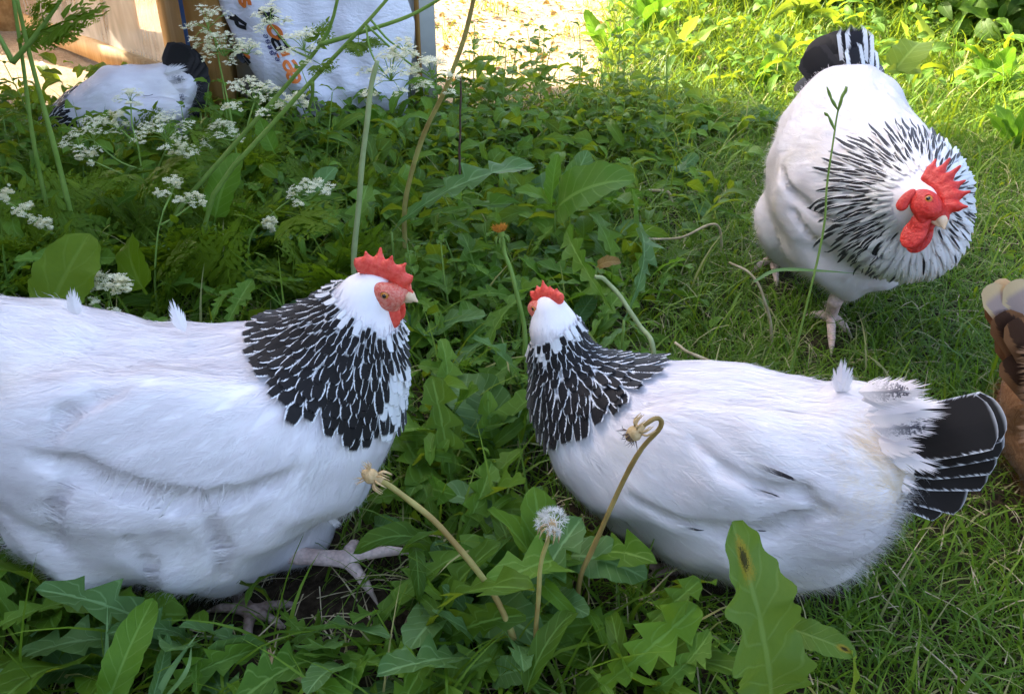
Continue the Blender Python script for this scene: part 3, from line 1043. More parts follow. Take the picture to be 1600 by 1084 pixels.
def big_feather(name, parent, base, tip, nrm, width, mat, dark, rg, arch=0.02, nl=14, nc=5, twist=0.0, shape='tail'):
    """a single free-standing quill feather as its own object"""
    V, Q, U, T = feather_tpl(nl, nc, shape)
    base, tip = np.asarray(base), np.asarray(tip)
    d = tip - base
    L = np.linalg.norm(d)
    d = d / L
    nrm = norm(np.asarray(nrm) - np.dot(nrm, d) * d)
    s = np.cross(nrm, d)
    x, y = V[:, 0], V[:, 1] * width / 2
    z = arch * 4 * x * (1 - x) - 0.10 * np.abs(y) + 0.0015 * np.sin(9 * x + 5 * rg.random())
    ca, sa = np.cos(twist * x), np.sin(twist * x)
    P = base + x[:, None] * L * d + (y * ca)[:, None] * s + (z + y * sa)[:, None] * nrm
    mb = MB().add(P, Q, uvr=np.stack([U, T, np.full(len(U), dark + 0.02 + 0.9 * rg.random())], 1))
    return mb.build(name, mat, parent)


def spray_feather(name, parent, base, tip, nrm, width, mat, dark, rg, arch=0.006, m=120, wid=0.00055):
    """a single loose feather made of a shaft and frayed barbs"""
    base, tip = np.asarray(base, float), np.asarray(tip, float)
    d = tip - base
    L = np.linalg.norm(d)
    d = d / L
    nrm = norm(np.asarray(nrm, float) - np.dot(nrm, d) * d)
    s = np.cross(nrm, d)
    def pt(t, y):
        return base + d * (t * L)[:, None] + s * y[:, None] + nrm * (arch * 4 * t * (1 - t) - 0.15 * np.abs(y))[:, None]
    j = np.arange(m)
    sg = np.where(j % 2 == 0, 1.0, -1.0)
    f0 = 0.02 + 0.60 * (j // 2) / (m / 2 - 1) + rg.normal(0, 0.02, m)
    sp = sg * width * 0.5 * np.sin(np.pi * np.clip(f0 * 0.85 + 0.40, 0, 1)) ** 0.7 * (0.25 + 0.85 * rg.random(m))
    l = 0.36 + 0.08 * rg.random(m)
    A0, A1, A2 = pt(f0, sp * 0.02), pt(f0 + l * 0.5, sp * 0.65), pt(f0 + l, sp)
    tg = norm(A2 - A0)
    w = norm(np.cross(nrm, tg)) * wid
    V = np.stack([A0 - w, A0 + w, A1 - w, A1 + w, A2], 1).reshape(-1, 3)
    b = np.arange(m)[:, None] * 5
    NV = np.repeat(norm(nrm + s * 0.25 * sg[:, None]), 5, 0)
    u = np.stack([sg * 0.05, sg * 0.05, sg * 0.6, sg * 0.6, sg], 1).ravel()
    v = np.stack([f0, f0, f0 + l * 0.5, f0 + l * 0.5, f0 + l], 1).ravel()
    mb = MB()
    mb.add(V, b + np.array([[0, 2, 3, 1]]), b + np.array([[2, 4, 3]]), np.stack([u, np.clip(v, 0, 1), np.full(len(u), dark + 0.02 + 0.9 * rg.random())], 1))
    mb.NN.append(NV)
    o = mb.build(name, mat, parent)
    return o


# ------------------------------------------------------------------ poultry
class Plane:
    """vertical plane of symmetry of a bird: pixels to points on it"""
    def __init__(self, loc, yaw):
        self.p = np.array([loc[0], loc[1], 0.0])
        self.h = np.array([math.cos(yaw), math.sin(yaw), 0])
        self.n = np.array([-math.sin(yaw), math.cos(yaw), 0])

    def at(self, px, py, lat=0.0):
        d = ray(px, py)
        t = ((self.p + self.n * lat - CAM) @ self.n) / (d @ self.n)
        return CAM + d * t

    def m(self, px, py, r):
        """pixel radius -> metres at that point"""
        return r * ((self.at(px, py) - CAM) @ FWD) / F


def frame(fwd, up):
    f = norm(np.asarray(fwd, float))
    u = np.asarray(up, float)
    u = norm(u - (u @ f) * f)
    return np.stack([f, np.cross(u, f), u], 1)      # columns: forward, left, up


def build_head(root, c, R, s, rooster, mats, rg):
    """face, eyes, comb, wattles, ear lobes and beak around a skull centre"""
    c = np.asarray(c)
    W_ = lambda x, y, z: c + R @ (np.array([x, y, z]) * s)
    E = lambda p, r, Rl=I3, k=0.003: ('e', W_(*p), np.array(r) * s, R @ Rl, k * s)
    C = lambda a, b, ra, rb, k=0.003: ('c', W_(*a), W_(*b), ra * s, rb * s, k * s)
    vx = 0.0009 * s
    rough = lambda a, w: (lambda P: a * s * (np.sin(P[..., 0] * w / s) * np.sin(P[..., 1] * w / s + 1) * np.sin(P[..., 2] * w / s + 2)))
    big = 1.0 if not rooster else 1.35
    face = sdf_obj("face", [E((0.010, 0.0100, -0.001), (0.0180, 0.0085, 0.0125)), E((0.010, -0.0100, -0.001), (0.0180, 0.0085, 0.0125)),
                            E((0.017, 0, 0.000), (0.013, 0.0095, 0.0110)), C((0.008, 0.011, -0.008), (0.018, 0.006, -0.013), 0.006, 0.005),
                            C((0.008, -0.011, -0.008), (0.018, -0.006, -0.013), 0.006, 0.005)], vx, mats['face'], root, bump=rough(0.00015, 1700))
    hang = R.T @ np.array([0, 0, -1.0])
    hang = norm(hang * np.array([1, 0.35, 1]))
    Rw = frame(np.array([1.0, 0, 0]) if abs(hang[0]) < 0.8 else np.array([0, 0, 1.0]), -hang)
    Rw = np.stack([norm(np.cross(np.array([0, 1.0, 0]), -hang)), np.array([0, 1.0, 0]), -hang], 1)
    for sg in (1, -1):
        eye = sdf_obj("eye", [E((0.0125, sg * 0.0160, 0.0035), (0.0042, 0.0034, 0.0040))], vx * 0.7, M['iris'], root)
        sdf_obj("pupil", [E((0.0128, sg * 0.0187, 0.0036), (0.0020, 0.0013, 0.0020))], vx * 0.4, M['pupil'], root)
        lid = MB()
        th = np.linspace(0, 2 * np.pi, 17)
        ring = np.array([W_(0.0125 + 0.0046 * math.cos(a), sg * (0.0172 - 0.0006 * math.cos(a)), 0.0035 + 0.0040 * math.sin(a)) for a in th])
        tube(lid, ring, 0.0008 * s, 6, cap=False)
        lid.build("eyelid", mats['face'], root)
        sdf_obj("earlobe", [E((-0.0055, sg * 0.0160, -0.0085), (0.0052, 0.0030, 0.0085 * big)),
                            E((-0.003, sg * 0.0150, -0.0150), (0.0050, 0.0028, 0.0060))], vx, mats['comb'], root, bump=rough(0.0002, 1500))
        wl_ = 0.018 if rooster else 0.013
        w0 = np.array([0.0150, sg * 0.0058, -0.0105])
        w1 = w0 + hang * wl_ + np.array([-0.001, sg * 0.0012, 0])
        sdf_obj("wattle", [E(w0 + hang * 0.003, (0.0065 * big, 0.0034, 0.008), Rw), E(w1, (0.0088 * big, 0.0034, 0.0115 * big), Rw, 0.006)], vx, mats['comb'], root, bump=rough(0.0002, 1300))
    # single comb: a blade with points
    n = 6 if rooster else 6
    pr = []
    xs = np.linspace(-0.015, 0.025, 9)
    for k in range(8):
        z = lambda x: 0.0175 - 0.010 * ((x - 0.002) / 0.024) ** 2 * (x > 0.002)
        pr.append(C((xs[k], 0, z(xs[k])), (xs[k + 1], 0, z(xs[k + 1])), 0.0036, 0.0036, 0.004))
        pr.append(C((xs[k], 0, z(xs[k]) + 0.0055 * big), (xs[k + 1], 0, z(xs[k + 1]) + 0.0055 * big), 0.0034, 0.0034, 0.004))
    hb = 0.0165 if rooster else 0.0098
    for k in range(n):
        f = k / (n - 1)
        x = -0.014 + f * 0.037
        a = math.radians(122 - 82 * f + rg.normal(0, 3))
        ln = hb * (0.55 + 0.75 * math.sin(math.pi * (0.14 + 0.72 * (1 - f)))) * (1 + rg.normal(0, 0.16))
        z = 0.0175 - 0.010 * ((x - 0.002) / 0.024) ** 2 * (x > 0.002)
        tw = rg.normal(0, 0.0010)
        b = (x + math.cos(a) * ln * 0.62, tw, z + math.sin(a) * ln * 0.62)
        pr.append(C((x, 0, z), b, 0.0054, 0.0046, 0.003))
        pr.append(C(b, (x + math.cos(a) * ln * 1.25, tw * 2.2, z + math.sin(a) * ln * 1.25), 0.0036, 0.0012, 0.002))
    pr.append(C((0.024, 0, 0.007), (0.031, 0, 0.001), 0.0034, 0.0022, 0.003))
    sdf_obj("comb", pr, vx, mats['comb'], root, bump=rough(0.0002, 1700))
    sdf_obj("beak", [C((0.021, 0, -0.001), (0.029, 0, -0.0025), 0.0064, 0.0048, 0.002), C((0.029, 0, -0.0025), (0.0365, 0, -0.0070), 0.0048, 0.0012, 0.003),
                     C((0.021, 0, -0.0065), (0.031, 0, -0.0078), 0.0045, 0.0016, 0.0006)], vx * 0.8, M['beak'], root)


def build_leg(root, pts, rad, toes, mat, hallux=True, scale=1.0):
    """shank through pts (knee, hock, ankle), toes: list of end points on the ground"""
    pr = []
    for k in range(len(pts) - 1):
        pr.append(('c', pts[k], pts[k + 1], rad[k], rad[k + 1], 0.004))
    a = np.asarray(pts[-1])
    cl = []
    for e in toes:
        e = np.asarray(e)
        m1 = a + (e - a) * 0.40 + np.array([0, 0, 0.004])
        m2 = a + (e - a) * 0.78 + np.array([0, 0, 0.003])
        pr += [('c', a, m1, 0.0062 * scale, 0.0056 * scale, 0.004), ('c', m1, m2, 0.0056 * scale, 0.0047 * scale, 0.0015), ('c', m2, e, 0.0047 * scale, 0.0036 * scale, 0.0015)]
        cl.append(('c', e, e + norm(e - m2) * 0.014 * scale + np.array([0, 0, -0.004]), 0.0030 * scale, 0.0007, 0.001))
    lg = sdf_obj("leg", pr, 0.0017, mat, root)
    for q in cl:
        mb = MB()
        tube(mb, [q[1] - (q[2] - q[1]) * 0.2, 0.5 * (q[1] + q[2]) + np.array([0, 0, 0.001]), q[2]], [0.0031 * scale, 0.0022 * scale, 0.0006], 6, 6)
        o = mb.build("claw", M['claw'], lg)
    return lg


def build_bird(name, label, cat, base, chain, extra, hackle, mats, rg, group=None, head=None, hs=1.0, rooster=False, nbody=5000, nfluff=20000, vox=0.004,
               bump_a=0.0045, fluff_box=None, feather_len=(0.034, 0.054), grooves=()):
    """chain: [(pos, radius)] from the head to the tail root; extra: more primitives"""
    root = empty(name, base)
    tag(root, label, cat, group)
    C = np.array([c for c, r in chain])
    R = np.array([r for c, r in chain])
    pr = []
    for k in range(len(chain) - 1):
        pr.append(('c', C[k], C[k + 1], R[k], R[k + 1], 0.03 if R[k] > 0.05 else 0.012))
    pr += extra
    ph = rg.random(6) * 6
    def bump(P):
        x, y, z = P[..., 0], P[..., 1], P[..., 2]
        lump = np.sin(52 * x + ph[0] + 2 * np.sin(21 * z + ph[1])) * np.sin(47 * z + ph[2] + 1.5 * np.sin(25 * x)) * np.sin(44 * y + ph[3])
        low = np.sin(31 * x + ph[4] + 1.4 * np.sin(17 * z)) * np.sin(33 * z + ph[5] + 1.2 * np.sin(19 * x + 11 * y)) 
        fz = np.clip((0.22 - z) / 0.08, 0, 1)
        return (bump_a * lump + 0.0085 * low * fz) * np.clip((np.linalg.norm(P - C[0], axis=-1) - 0.16) / 0.08, 0, 1)
    fld = Field(pr, vox, 0.05, bump)
    gp = [([fld.hit(x, y) for x, y, r in g], [r for x, y, r in g]) for g in grooves]
    for pts, rad in gp: fld.carve(pts, rad)
    fld.finish()
    fld.P_ = None
    V, Q = fld.quads()
    V = fld.project(V, np.zeros(len(V)), 2)
    MB().add(V, Q, uvr=np.tile([0, 0.3, 0.4], (len(V), 1))).build("body", mats['skin'], root)
    # flow of the plumage: along the chain, a little downwards
    Tn = norm(np.gradient(C, axis=0))
    def flow(p, g=0.30):
        d = np.linalg.norm(p[:, None] - C[None], axis=2) / (R[None] * 0.75 + 0.012)
        w = np.exp(-d ** 2) + 1e-9
        w /= w.sum(1, keepdims=True)
        f = (w[..., None] * Tn[None]).sum(1)
        return norm(f) + np.array([0, 0, -g])
    hd = C[0]
    # body feathers
    P = sample_surface(V, Q, nbody * 5, rg)
    dh = np.linalg.norm(P - hd, axis=1)
    P = P[dh > 0.030 * hs]
    dh = np.linalg.norm(P - hd, axis=1)
    sz = np.clip(0.30 + (dh - 0.03) / 0.11 * 0.7, 0.30, 1.0)
    k = thin(P, 0.0080 * sz)
    P, sz = P[k], sz[k]
    fl = flow(P) + rg.normal(0, 0.10, P.shape)
    L = (feather_len[0] + rg.random(len(P)) * (feather_len[1] - feather_len[0])) * sz
    mb = MB()
    if mats.get('cards'):
        drape(mb, fld, P, fl, L, L * 0.62, (rg.random(len(P)) < 0.45).astype(float), rg, 'round', 7, 5, 0.0008, 0.004)
    else:
        plume(mb, fld, P, fl, L, L * 0.75, rg)
    o = mb.build("body_feathers", mats['body'], root)
    o["kind"] = "stuff"
    # down
    P = sample_surface(V, Q, nfluff * 3, rg)
    Nn = fld.normal(P)
    keep = np.linalg.norm(P - hd, axis=1) > 0.17
    keep &= (Nn[:, 2] < 0.25) | (rg.random(len(P)) < 0.10)
    P, Nn = P[keep][:nfluff], Nn[keep][:nfluff]
    D = norm(norm(flow(P)) * 1.0 + Nn * 0.34 + rg.normal(0, 0.18, P.shape))
    mb = MB()
    mb.NN.append(np.repeat(Nn, 5, 0))
    strands(mb, P + Nn * 0.001, D, 0.008 + 0.012 * rg.random(len(P)), np.full(len(P), 0.00018), rg, 0.3, Nn)
    # short down on the head and throat
    P = sample_surface(V, Q, 40000, rg)
    dd = np.linalg.norm(P - hd, axis=1)
    P = P[dd < 0.075 * hs][:3500]
    Nn = fld.normal(P)
    D = norm(norm(flow(P)) * 1.0 + Nn * 0.22 + rg.normal(0, 0.12, P.shape))
    mb.NN.append(np.repeat(norm(Nn + rg.normal(0, 0.16, Nn.shape)), 5, 0))
    strands(mb, P, D, 0.005 + 0.004 * rg.random(len(P)), np.full(len(P), 0.0004), rg, 0.1, Nn)
    o = mb.build("down", mats['down'], root)
    o["kind"] = "stuff"
    # hackle
    if hackle:
        axis, s0, s1, tip, cond, sp, lr, wr = hackle['axis'], hackle['s0'], hackle['s1'], hackle['tip'], hackle.get('cond'), hackle['sp'], hackle['len'], hackle['w']
        axis = norm(axis)
        P = sample_surface(V, Q, 60000, rg)
        s = (P - hd) @ axis
        rad = np.linalg.norm(P - hd - s[:, None] * axis, axis=1)
        k = (s > s0) & (s < s1) & (rad < hackle.get('rad', 0.13))
        if cond is not None: k &= cond(P)
        P, s = P[k], s[k]
        f = (s - s0) / (s1 - s0)
        k = thin(P, sp[0] + (sp[1] - sp[0]) * f)
        P, f = P[k], f[k]
        # radiate from the head
        fl = norm(P - hd) * hackle.get('radial', 0.6) + axis * 0.5 + np.array([0, 0, -0.25]) + rg.normal(0, 0.09, P.shape)
        L = (lr[0] + (lr[1] - lr[0]) * f) * (0.85 + 0.3 * rg.random(len(P)))
        Wd = (wr[0] + (wr[1] - wr[0]) * f) * (0.7 + 0.55 * rg.random(len(P)))
        dk = (rg.random(len(P)) < hackle.get('dark', 1.0)).astype(float)
        if 'dark_fn' in hackle: dk = hackle['dark_fn'](P, f, rg)
        mb = MB()
        drape(mb, fld, P, fl, L, Wd, dk, rg, 'lance' if rooster else 'laced', 9, 5, 0.0036, hackle.get('lift', 0.0045), 0.0016)
        o = mb.build("hackle_feathers", mats['hackle'], root)
        o["kind"] = "stuff"
    if head is not None:
        build_head(root, hd, head, hs, rooster, mats, rg)
    return root, fld


WHITE_HEN = dict(skin=M['body_skin'], body=M['plume'], down=M['down'], hackle=M['hackle'], face=M['face'], comb=M['comb_pale'])
ROOSTER = dict(skin=M['body_skin'], body=M['plume'], down=M['down'], hackle=M['cape'], face=M['comb'], comb=M['comb'])
BROWN = dict(skin=M['browndown'], body=M['brownplume'], down=M['browndown'], hackle=M['brown'], face=M['face'], comb=M['comb'])
BIRDS = []        # (field) used to keep plants from growing through the birds

# --- hen striding in from the left
pl = Plane((0, 0.76), 0.0)
ck = [(590, 449, 25), (574, 466, 40), (559, 503, 56), (536, 555, 79), (500, 610, 118), (445, 662, 156), (350, 697, 183), (240, 692, 178), (120, 648, 158), (30, 600, 128), (-50, 560, 85)]
chain = [(pl.at(x, y), pl.m(x, y, r)) for x, y, r in ck]
near, far = -1, 1
mp = lambda x, y, lat, r, k=0.03: ('e', pl.at(x, y, lat), np.array(r), I3, k)
rx1 = lambda a: np.array([[1, 0, 0], [0, math.cos(a), -math.sin(a)], [0, math.sin(a), math.cos(a)]])
rz1 = lambda a: np.array([[math.cos(a), 0, math.sin(a)], [0, 1, 0], [-math.sin(a), 0, math.cos(a)]])
extra = [
    ('e', pl.at(180, 800, -0.03), np.array([0.100, 0.085, 0.075]), I3, 0.03),          # belly and thigh fluff
    ('e', pl.at(310, 815, -0.055), np.array([0.075, 0.060, 0.072]), I3, 0.02),
    ('e', pl.at(400, 800, 0.02), np.array([0.085, 0.075, 0.070]), I3, 0.03),
    ('e', pl.at(330, 855, -0.05), np.array([0.040, 0.038, 0.045]), I3, 0.015),
    ('e', pl.at(395, 880, 0.05), np.array([0.040, 0.035, 0.045]), I3, 0.015),
    ('e', pl.at(220, 690, -0.085), np.array([0.150, 0.040, 0.075]), I3, 0.04),          # wing
    ('e', pl.at(60, 700, -0.06), np.array([0.075, 0.05, 0.07]), I3, 0.02),
]
rg1 = np.random.default_rng(11)
ax1 = pl.at(452, 640) - pl.at(590, 449)
def dk1(P, f, rg):
    # the throat and the front of the breast stay white, few marks close to the head
    dx = P[:, 0] - pl.at(560, 560)[0]
    pw = np.clip((dx - 0.022) / 0.018, 0, 0.85) * (f > 0.35)
    pw = np.maximum(pw, np.clip(0.55 - f * 4, 0, 1))
    return (rg.random(len(P)) > pw).astype(float)
def dk2(P, f, rg):
    return (rg.random(len(P)) > np.clip(0.6 - f * 4, 0, 1)).astype(float)
def dk3(P, f, rg):
    x, y = pix0(P)
    pw = np.clip((y - 335) / 40, 0, 0.95) * np.clip((x - 1365) / 40, 0, 1)
    pw = np.maximum(pw, np.clip((x - 1465) / 30, 0, 0.75))
    return (rg.random(len(P)) > np.maximum(pw, np.clip(0.9 - f * 3.2, 0, 1))).astype(float)
def pix0(P):
    d = P - CAM
    t = d @ FWD
    return 800 + F * (d @ RGT) / t, 542 - F * (d @ UPV) / t
root1, f1 = build_bird("hen", "large white hen with black laced neck striding in from the edge, orange eye in profile", "hen", pl.at(300, 700) * np.array([1, 1, 0]),
                       chain, extra, dict(axis=ax1, s0=0.022, s1=0.094, tip=0.14, sp=(0.0042, 0.0078), len=(0.013, 0.034), w=(0.0058, 0.0152), rad=0.125, dark_fn=dk1, radial=0.9),
                       WHITE_HEN, rg1, head=frame((0.97, -0.22, -0.08), (0.08, -0.05, 1)), hs=1.08,
                       grooves=[[(60, 715, 0.006), (120, 735, 0.013), (200, 765, 0.011), (280, 786, 0.013), (350, 782, 0.011), (420, 758, 0.005), (460, 735, 0.001)], [(75, 690, 0.003), (100, 650, 0.006), (150, 625, 0.003), (190, 612, 0.001)],
                                [(110, 745, 0.004), (80, 800, 0.007), (95, 850, 0.004)], [(320, 800, 0.004), (345, 850, 0.006), (350, 900, 0.006)], [(200, 840, 0.002), (230, 880, 0.006), (240, 920, 0.006)]])
BIRDS.append(f1)
g0 = G(400, 975)
hp = pl.at(345, 880, -0.03)
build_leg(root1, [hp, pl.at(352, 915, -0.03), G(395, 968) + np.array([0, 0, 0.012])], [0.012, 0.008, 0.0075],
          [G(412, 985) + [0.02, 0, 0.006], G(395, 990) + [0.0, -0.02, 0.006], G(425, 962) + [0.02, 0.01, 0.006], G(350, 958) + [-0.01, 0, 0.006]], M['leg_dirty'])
yf = 0.725
build_leg(root1, [at(425, 862, yf + 0.01), at(470, 868, yf), at(540, 874, yf - 0.01)], [0.012, 0.0090, 0.0085],
          [at(628, 861, yf - 0.005), at(578, 922, yf - 0.04), at(556, 848, yf + 0.03), at(500, 872, yf + 0.01)], M['leg'], scale=1.15)
for (bx, by, tx, ty, w, lt) in [(122, 492, 112, 452, 0.014, -0.01), (290, 518, 268, 470, 0.014, 0.0)]:
    spray_feather("back_feather", root1, pl.at(bx, by, lt), pl.at(tx, ty, lt), (0.3, -1, 0.2), w, M['plume'], 0.0, rg1, 0.008)
for k in range(9):
    a = math.radians(118 + k * 9)
    b = pl.at(-30, 560, 0.0)
    dr = np.array([math.cos(a), 0.10 * ((k % 2) * 2 - 1), math.sin(a)])
    big_feather("tail_feather", root1, b, b + norm(dr) * 0.17, (0.0, -1, 0.0), 0.045, M['tail'] if k % 3 else M['feather'], 1.0, rg1, 0.01)
mbf = MB()
big_feather("loose_feather", root1, pl.at(510, 800, -0.03), pl.at(533, 825, -0.03), (0, -1, 0.3), 0.012, M['feather'], 0.0, rg1, 0.003, 8, 5, shape='round')

# --- hen on the right, back turned
yaw2 = math.radians(155)
pl2 = Plane((0.23, 0.76), yaw2)
ck = [(860, 484, 25), (866, 510, 34), (876, 556, 40), (899, 610, 62), (948, 662, 93), (1020, 702, 134), (1120, 728, 150), (1225, 736, 142), (1305, 722, 108), (1365, 706, 74), (1398, 696, 48)]
chain = [(pl2.at(x, y), pl2.m(x, y, r)) for x, y, r in ck]
R2 = np.stack([pl2.h, pl2.n, np.array([0, 0, 1.0])], 1)
# here the camera is on the left-hand side of the bird: lateral positive n points away from... sign chosen below
sg2 = 1.0 if (CAM - pl2.p) @ pl2.n > 0 else -1.0
tl = lambda a: R2 @ np.array([[math.cos(a), 0, -math.sin(a)], [0, 1, 0], [math.sin(a), 0, math.cos(a)]])
extra = [
    ('e', pl2.at(1215, 822, 0.02 * sg2), np.array([0.072, 0.066, 0.058]), R2, 0.025),
    ('e', pl2.at(1258, 850, 0.03 * sg2), np.array([0.045, 0.045, 0.042]), R2, 0.02),
    ('e', pl2.at(1120, 805, 0.02 * sg2), np.array([0.065, 0.060, 0.048]), R2, 0.03),
    ('e', pl2.at(1180, 735, 0.070 * sg2), np.array([0.125, 0.035, 0.065]), R2, 0.04),
    ('c', pl2.at(1350, 675), pl2.at(1425, 650), 0.042, 0.016, 0.03),
]
rg2 = np.random.default_rng(22)
ax2 = pl2.at(985, 690) - pl2.at(862, 487)
root2, f2 = build_bird("hen", "white hen with black laced neck turned away, black fan tail beside the brown bird", "hen", pl2.at(1150, 740) * np.array([1, 1, 0]),
                       chain, extra, dict(axis=ax2, s0=0.022, s1=0.101, tip=0.14, sp=(0.0042, 0.0074), len=(0.013, 0.034), w=(0.0056, 0.0142), rad=0.11, radial=0.8, dark_fn=dk2),
                       dict(WHITE_HEN, body=M['plume_stained']), rg2, head=frame((-0.74, 0.66, -0.05), (0.05, 0.02, 1)), hs=0.86,
                       grooves=[[(985, 775, 0.001), (1040, 808, 0.004), (1110, 826, 0.006), (1190, 828, 0.007), (1245, 812, 0.006), (1290, 800, 0.004)], [(1085, 690, 0.001), (1130, 735, 0.004), (1190, 765, 0.005), (1250, 768, 0.006), (1275, 790, 0.004)],
                                [(1130, 830, 0.003), (1150, 880, 0.004)]])
BIRDS.append(f2)
pF = G(975, 948)
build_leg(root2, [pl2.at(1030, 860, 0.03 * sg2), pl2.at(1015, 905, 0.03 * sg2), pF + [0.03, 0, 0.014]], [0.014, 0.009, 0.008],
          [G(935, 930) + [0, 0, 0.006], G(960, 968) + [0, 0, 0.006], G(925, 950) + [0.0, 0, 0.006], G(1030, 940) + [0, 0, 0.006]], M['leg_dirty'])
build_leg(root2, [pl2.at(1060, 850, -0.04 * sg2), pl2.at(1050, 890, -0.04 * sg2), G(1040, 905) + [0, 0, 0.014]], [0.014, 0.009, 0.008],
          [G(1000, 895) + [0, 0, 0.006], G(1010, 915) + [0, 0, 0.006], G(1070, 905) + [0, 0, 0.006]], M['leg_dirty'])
# fan tail: black quills edged white, one object each, stacked like roof tiles
tb = pl2.at(1372, 700)
side = pl2.n * sg2
for k, (tx, ty, w) in enumerate([(1555, 655, 0.050), (1568, 645, 0.046), (1566, 672, 0.046), (1558, 700, 0.045), (1545, 728, 0.045), (1512, 772, 0.044), (1480, 788, 0.040)]):
    lat = 0.004 + 0.006 * (6 - k)
    b = pl2.at(1372, 690 + 9 * k, (0.010 + 0.004 * (7 - k)) * sg2)
    t = pl2.at(tx, ty, (0.030 + 0.0045 * (7 - k)) * sg2)
    big_feather("tail_feather", root2, b, t, side + np.array([0, 0, 0.55]), w, M['tail'], 1.0, rg2, 0.006, 16, 7)
for k in range(5):
    b = pl2.at(1372, 690 + 8 * k, -0.012 * sg2)
    t = pl2.at(1535 - 8 * k, 635 + 16 * k, -0.035 * sg2)
    big_feather("tail_feather", root2, b, t, -side + np.array([0, 0, 0.6]), 0.044, M['tail'], 1.0, rg2, 0.006, 12, 5)
for k, (bx, by, tx, ty, w, dk) in enumerate([(1350, 640, 1480, 640, 0.026, 0), (1345, 625, 1450, 605, 0.024, 0), (1360, 668, 1462, 668, 0.022, 1), (1375, 700, 1468, 730, 0.024, 0),
                                             (1340, 612, 1440, 612, 0.022, 1), (1370, 730, 1430, 765, 0.022, 0), (1350, 650, 1440, 645, 0.022, 0), (1365, 690, 1440, 700, 0.022, 0),
                                             (1365, 745, 1400, 790, 0.02, 0), (1355, 760, 1375, 810, 0.02, 0)]):
    spray_feather("tail_covert", root2, pl2.at(bx, by, 0.040 * sg2), pl2.at(tx, ty, 0.062 * sg2), side + np.array([0, 0, 0.7]), w * 1.15, M['covert'] if dk else M['plume'], float(dk), rg2, 0.006, 180)
for tx_ in (1306, 1318, 1330):
    spray_feather("back_feather", root2, pl2.at(1316, 615), pl2.at(tx_, 562 + abs(tx_ - 1318), 0.0), (-0.4, -0.8, 0.1), 0.012, M['plume'], 0.0, rg2, 0.008)
# dark flight feathers showing at the wing edge, lying on the plumage
for (bx, by, tx, ty, w) in [(1165, 715, 1246, 746, 0.0065), (1060, 818, 1100, 826, 0.0030), (1150, 826, 1205, 826, 0.0045), (1160, 758, 1225, 770, 0.0030)]:
    p0, p1 = f2.hit(bx, by), f2.hit(tx, ty)
    mb = MB()
    drape(mb, f2, p0[None], (p1 - p0)[None], np.array([np.linalg.norm(p1 - p0)]), np.array([w]), np.ones(1), rg2, 'lance', 10, 5, 0.0030, 0.002, 0.0004)
    mb.build("flight_feather", M['flight'], root2)

# --- rooster coming towards the camera
ck = [(1442, 314, 1.09, 24), (1432, 312, 1.13, 46), (1420, 312, 1.19, 76), (1390, 312, 1.26, 104), (1345, 300, 1.36, 122), (1322, 258, 1.46, 110), (1320, 214, 1.55, 94), (1326, 178, 1.61, 72), (1334, 152, 1.65, 46)]
mm = lambda x, y, Y, r: r * ((at(x, y, Y) - CAM) @ FWD) / F
chain = [(at(x, y, Y), mm(x, y, Y, r)) for x, y, Y, r in ck]
extra = [
    ('e', at(1225, 345, 1.50), np.array([0.052, 0.060, 0.062]), I3, 0.03),       # far thigh
    ('e', at(1232, 378, 1.50), np.array([0.034, 0.038, 0.042]), I3, 0.02),
    ('e', at(1335, 395, 1.30), np.array([0.052, 0.055, 0.062]), I3, 0.03),       # near thigh
    ('e', at(1335, 432, 1.29), np.array([0.034, 0.036, 0.040]), I3, 0.018),
    ('e', at(1375, 432, 1.27), np.array([0.030, 0.036, 0.026]), I3, 0.018),
    ('e', at(1420, 365, 1.19), np.array([0.070, 0.070, 0.062]), I3, 0.03),       # breast
    ('e', at(1262, 275, 1.42), np.array([0.030, 0.120, 0.070]), rotz(math.radians(-6)), 0.008),     # wing
    ('e', at(1290, 370, 1.36), np.array([0.070, 0.080, 0.055]), I3, 0.03),
]
rg3 = np.random.default_rng(33)
hr = at(1442, 314, 1.09)
TOV = -FWD
hfw = 0.40 * RGT - 0.66 * UPV + 0.62 * TOV
hup = 0.60 * RGT + 0.68 * UPV + 0.34 * TOV
ax3 = at(1345, 300, 1.36) - hr
root3, f3 = build_bird("rooster", "white rooster with tall red comb and black streaked cape walking towards the viewer", "rooster", G(1300, 470) * np.array([1, 1, 0]),
                       chain, extra, dict(axis=ax3, s0=0.02, s1=0.120, tip=0.2, dark_fn=dk3, sp=(0.0048, 0.0108), len=(0.026, 0.076), w=(0.0048, 0.0080), rad=0.14, radial=1.0, lift=0.0055),
                       ROOSTER, rg3, head=frame(hfw, hup), hs=1.35, rooster=True,
                       grooves=[[(1222, 262, 0.003), (1240, 305, 0.007), (1275, 332, 0.008), (1310, 345, 0.005)], [(1240, 330, 0.004), (1262, 365, 0.006), (1290, 385, 0.006)], [(1395, 405, 0.004), (1375, 400, 0.006), (1355, 385, 0.003)]])
BIRDS.append(f3)
gF = G(1290, 508)
build_leg(root3, [at(1320, 440, 1.29), at(1305, 470, 1.29), gF + [0.005, 0.0, 0.016]], [0.017, 0.0110, 0.0100],
          [G(1298, 548) + [0, 0, 0.008], G(1262, 500) + [0, 0, 0.008], G(1322, 522) + [0, 0, 0.008], G(1287, 480) + [0, 0, 0.008]], M['leg'], scale=1.25)
gF = G(1205, 418)
build_leg(root3, [at(1222, 385, 1.50), at(1208, 392, 1.52), gF + [0, 0, 0.016]], [0.015, 0.0105, 0.0095],
          [G(1180, 425) + [0, 0, 0.008], G(1212, 445) + [0, 0, 0.008], G(1235, 428) + [0, 0, 0.008]], M['leg'], scale=1.2)
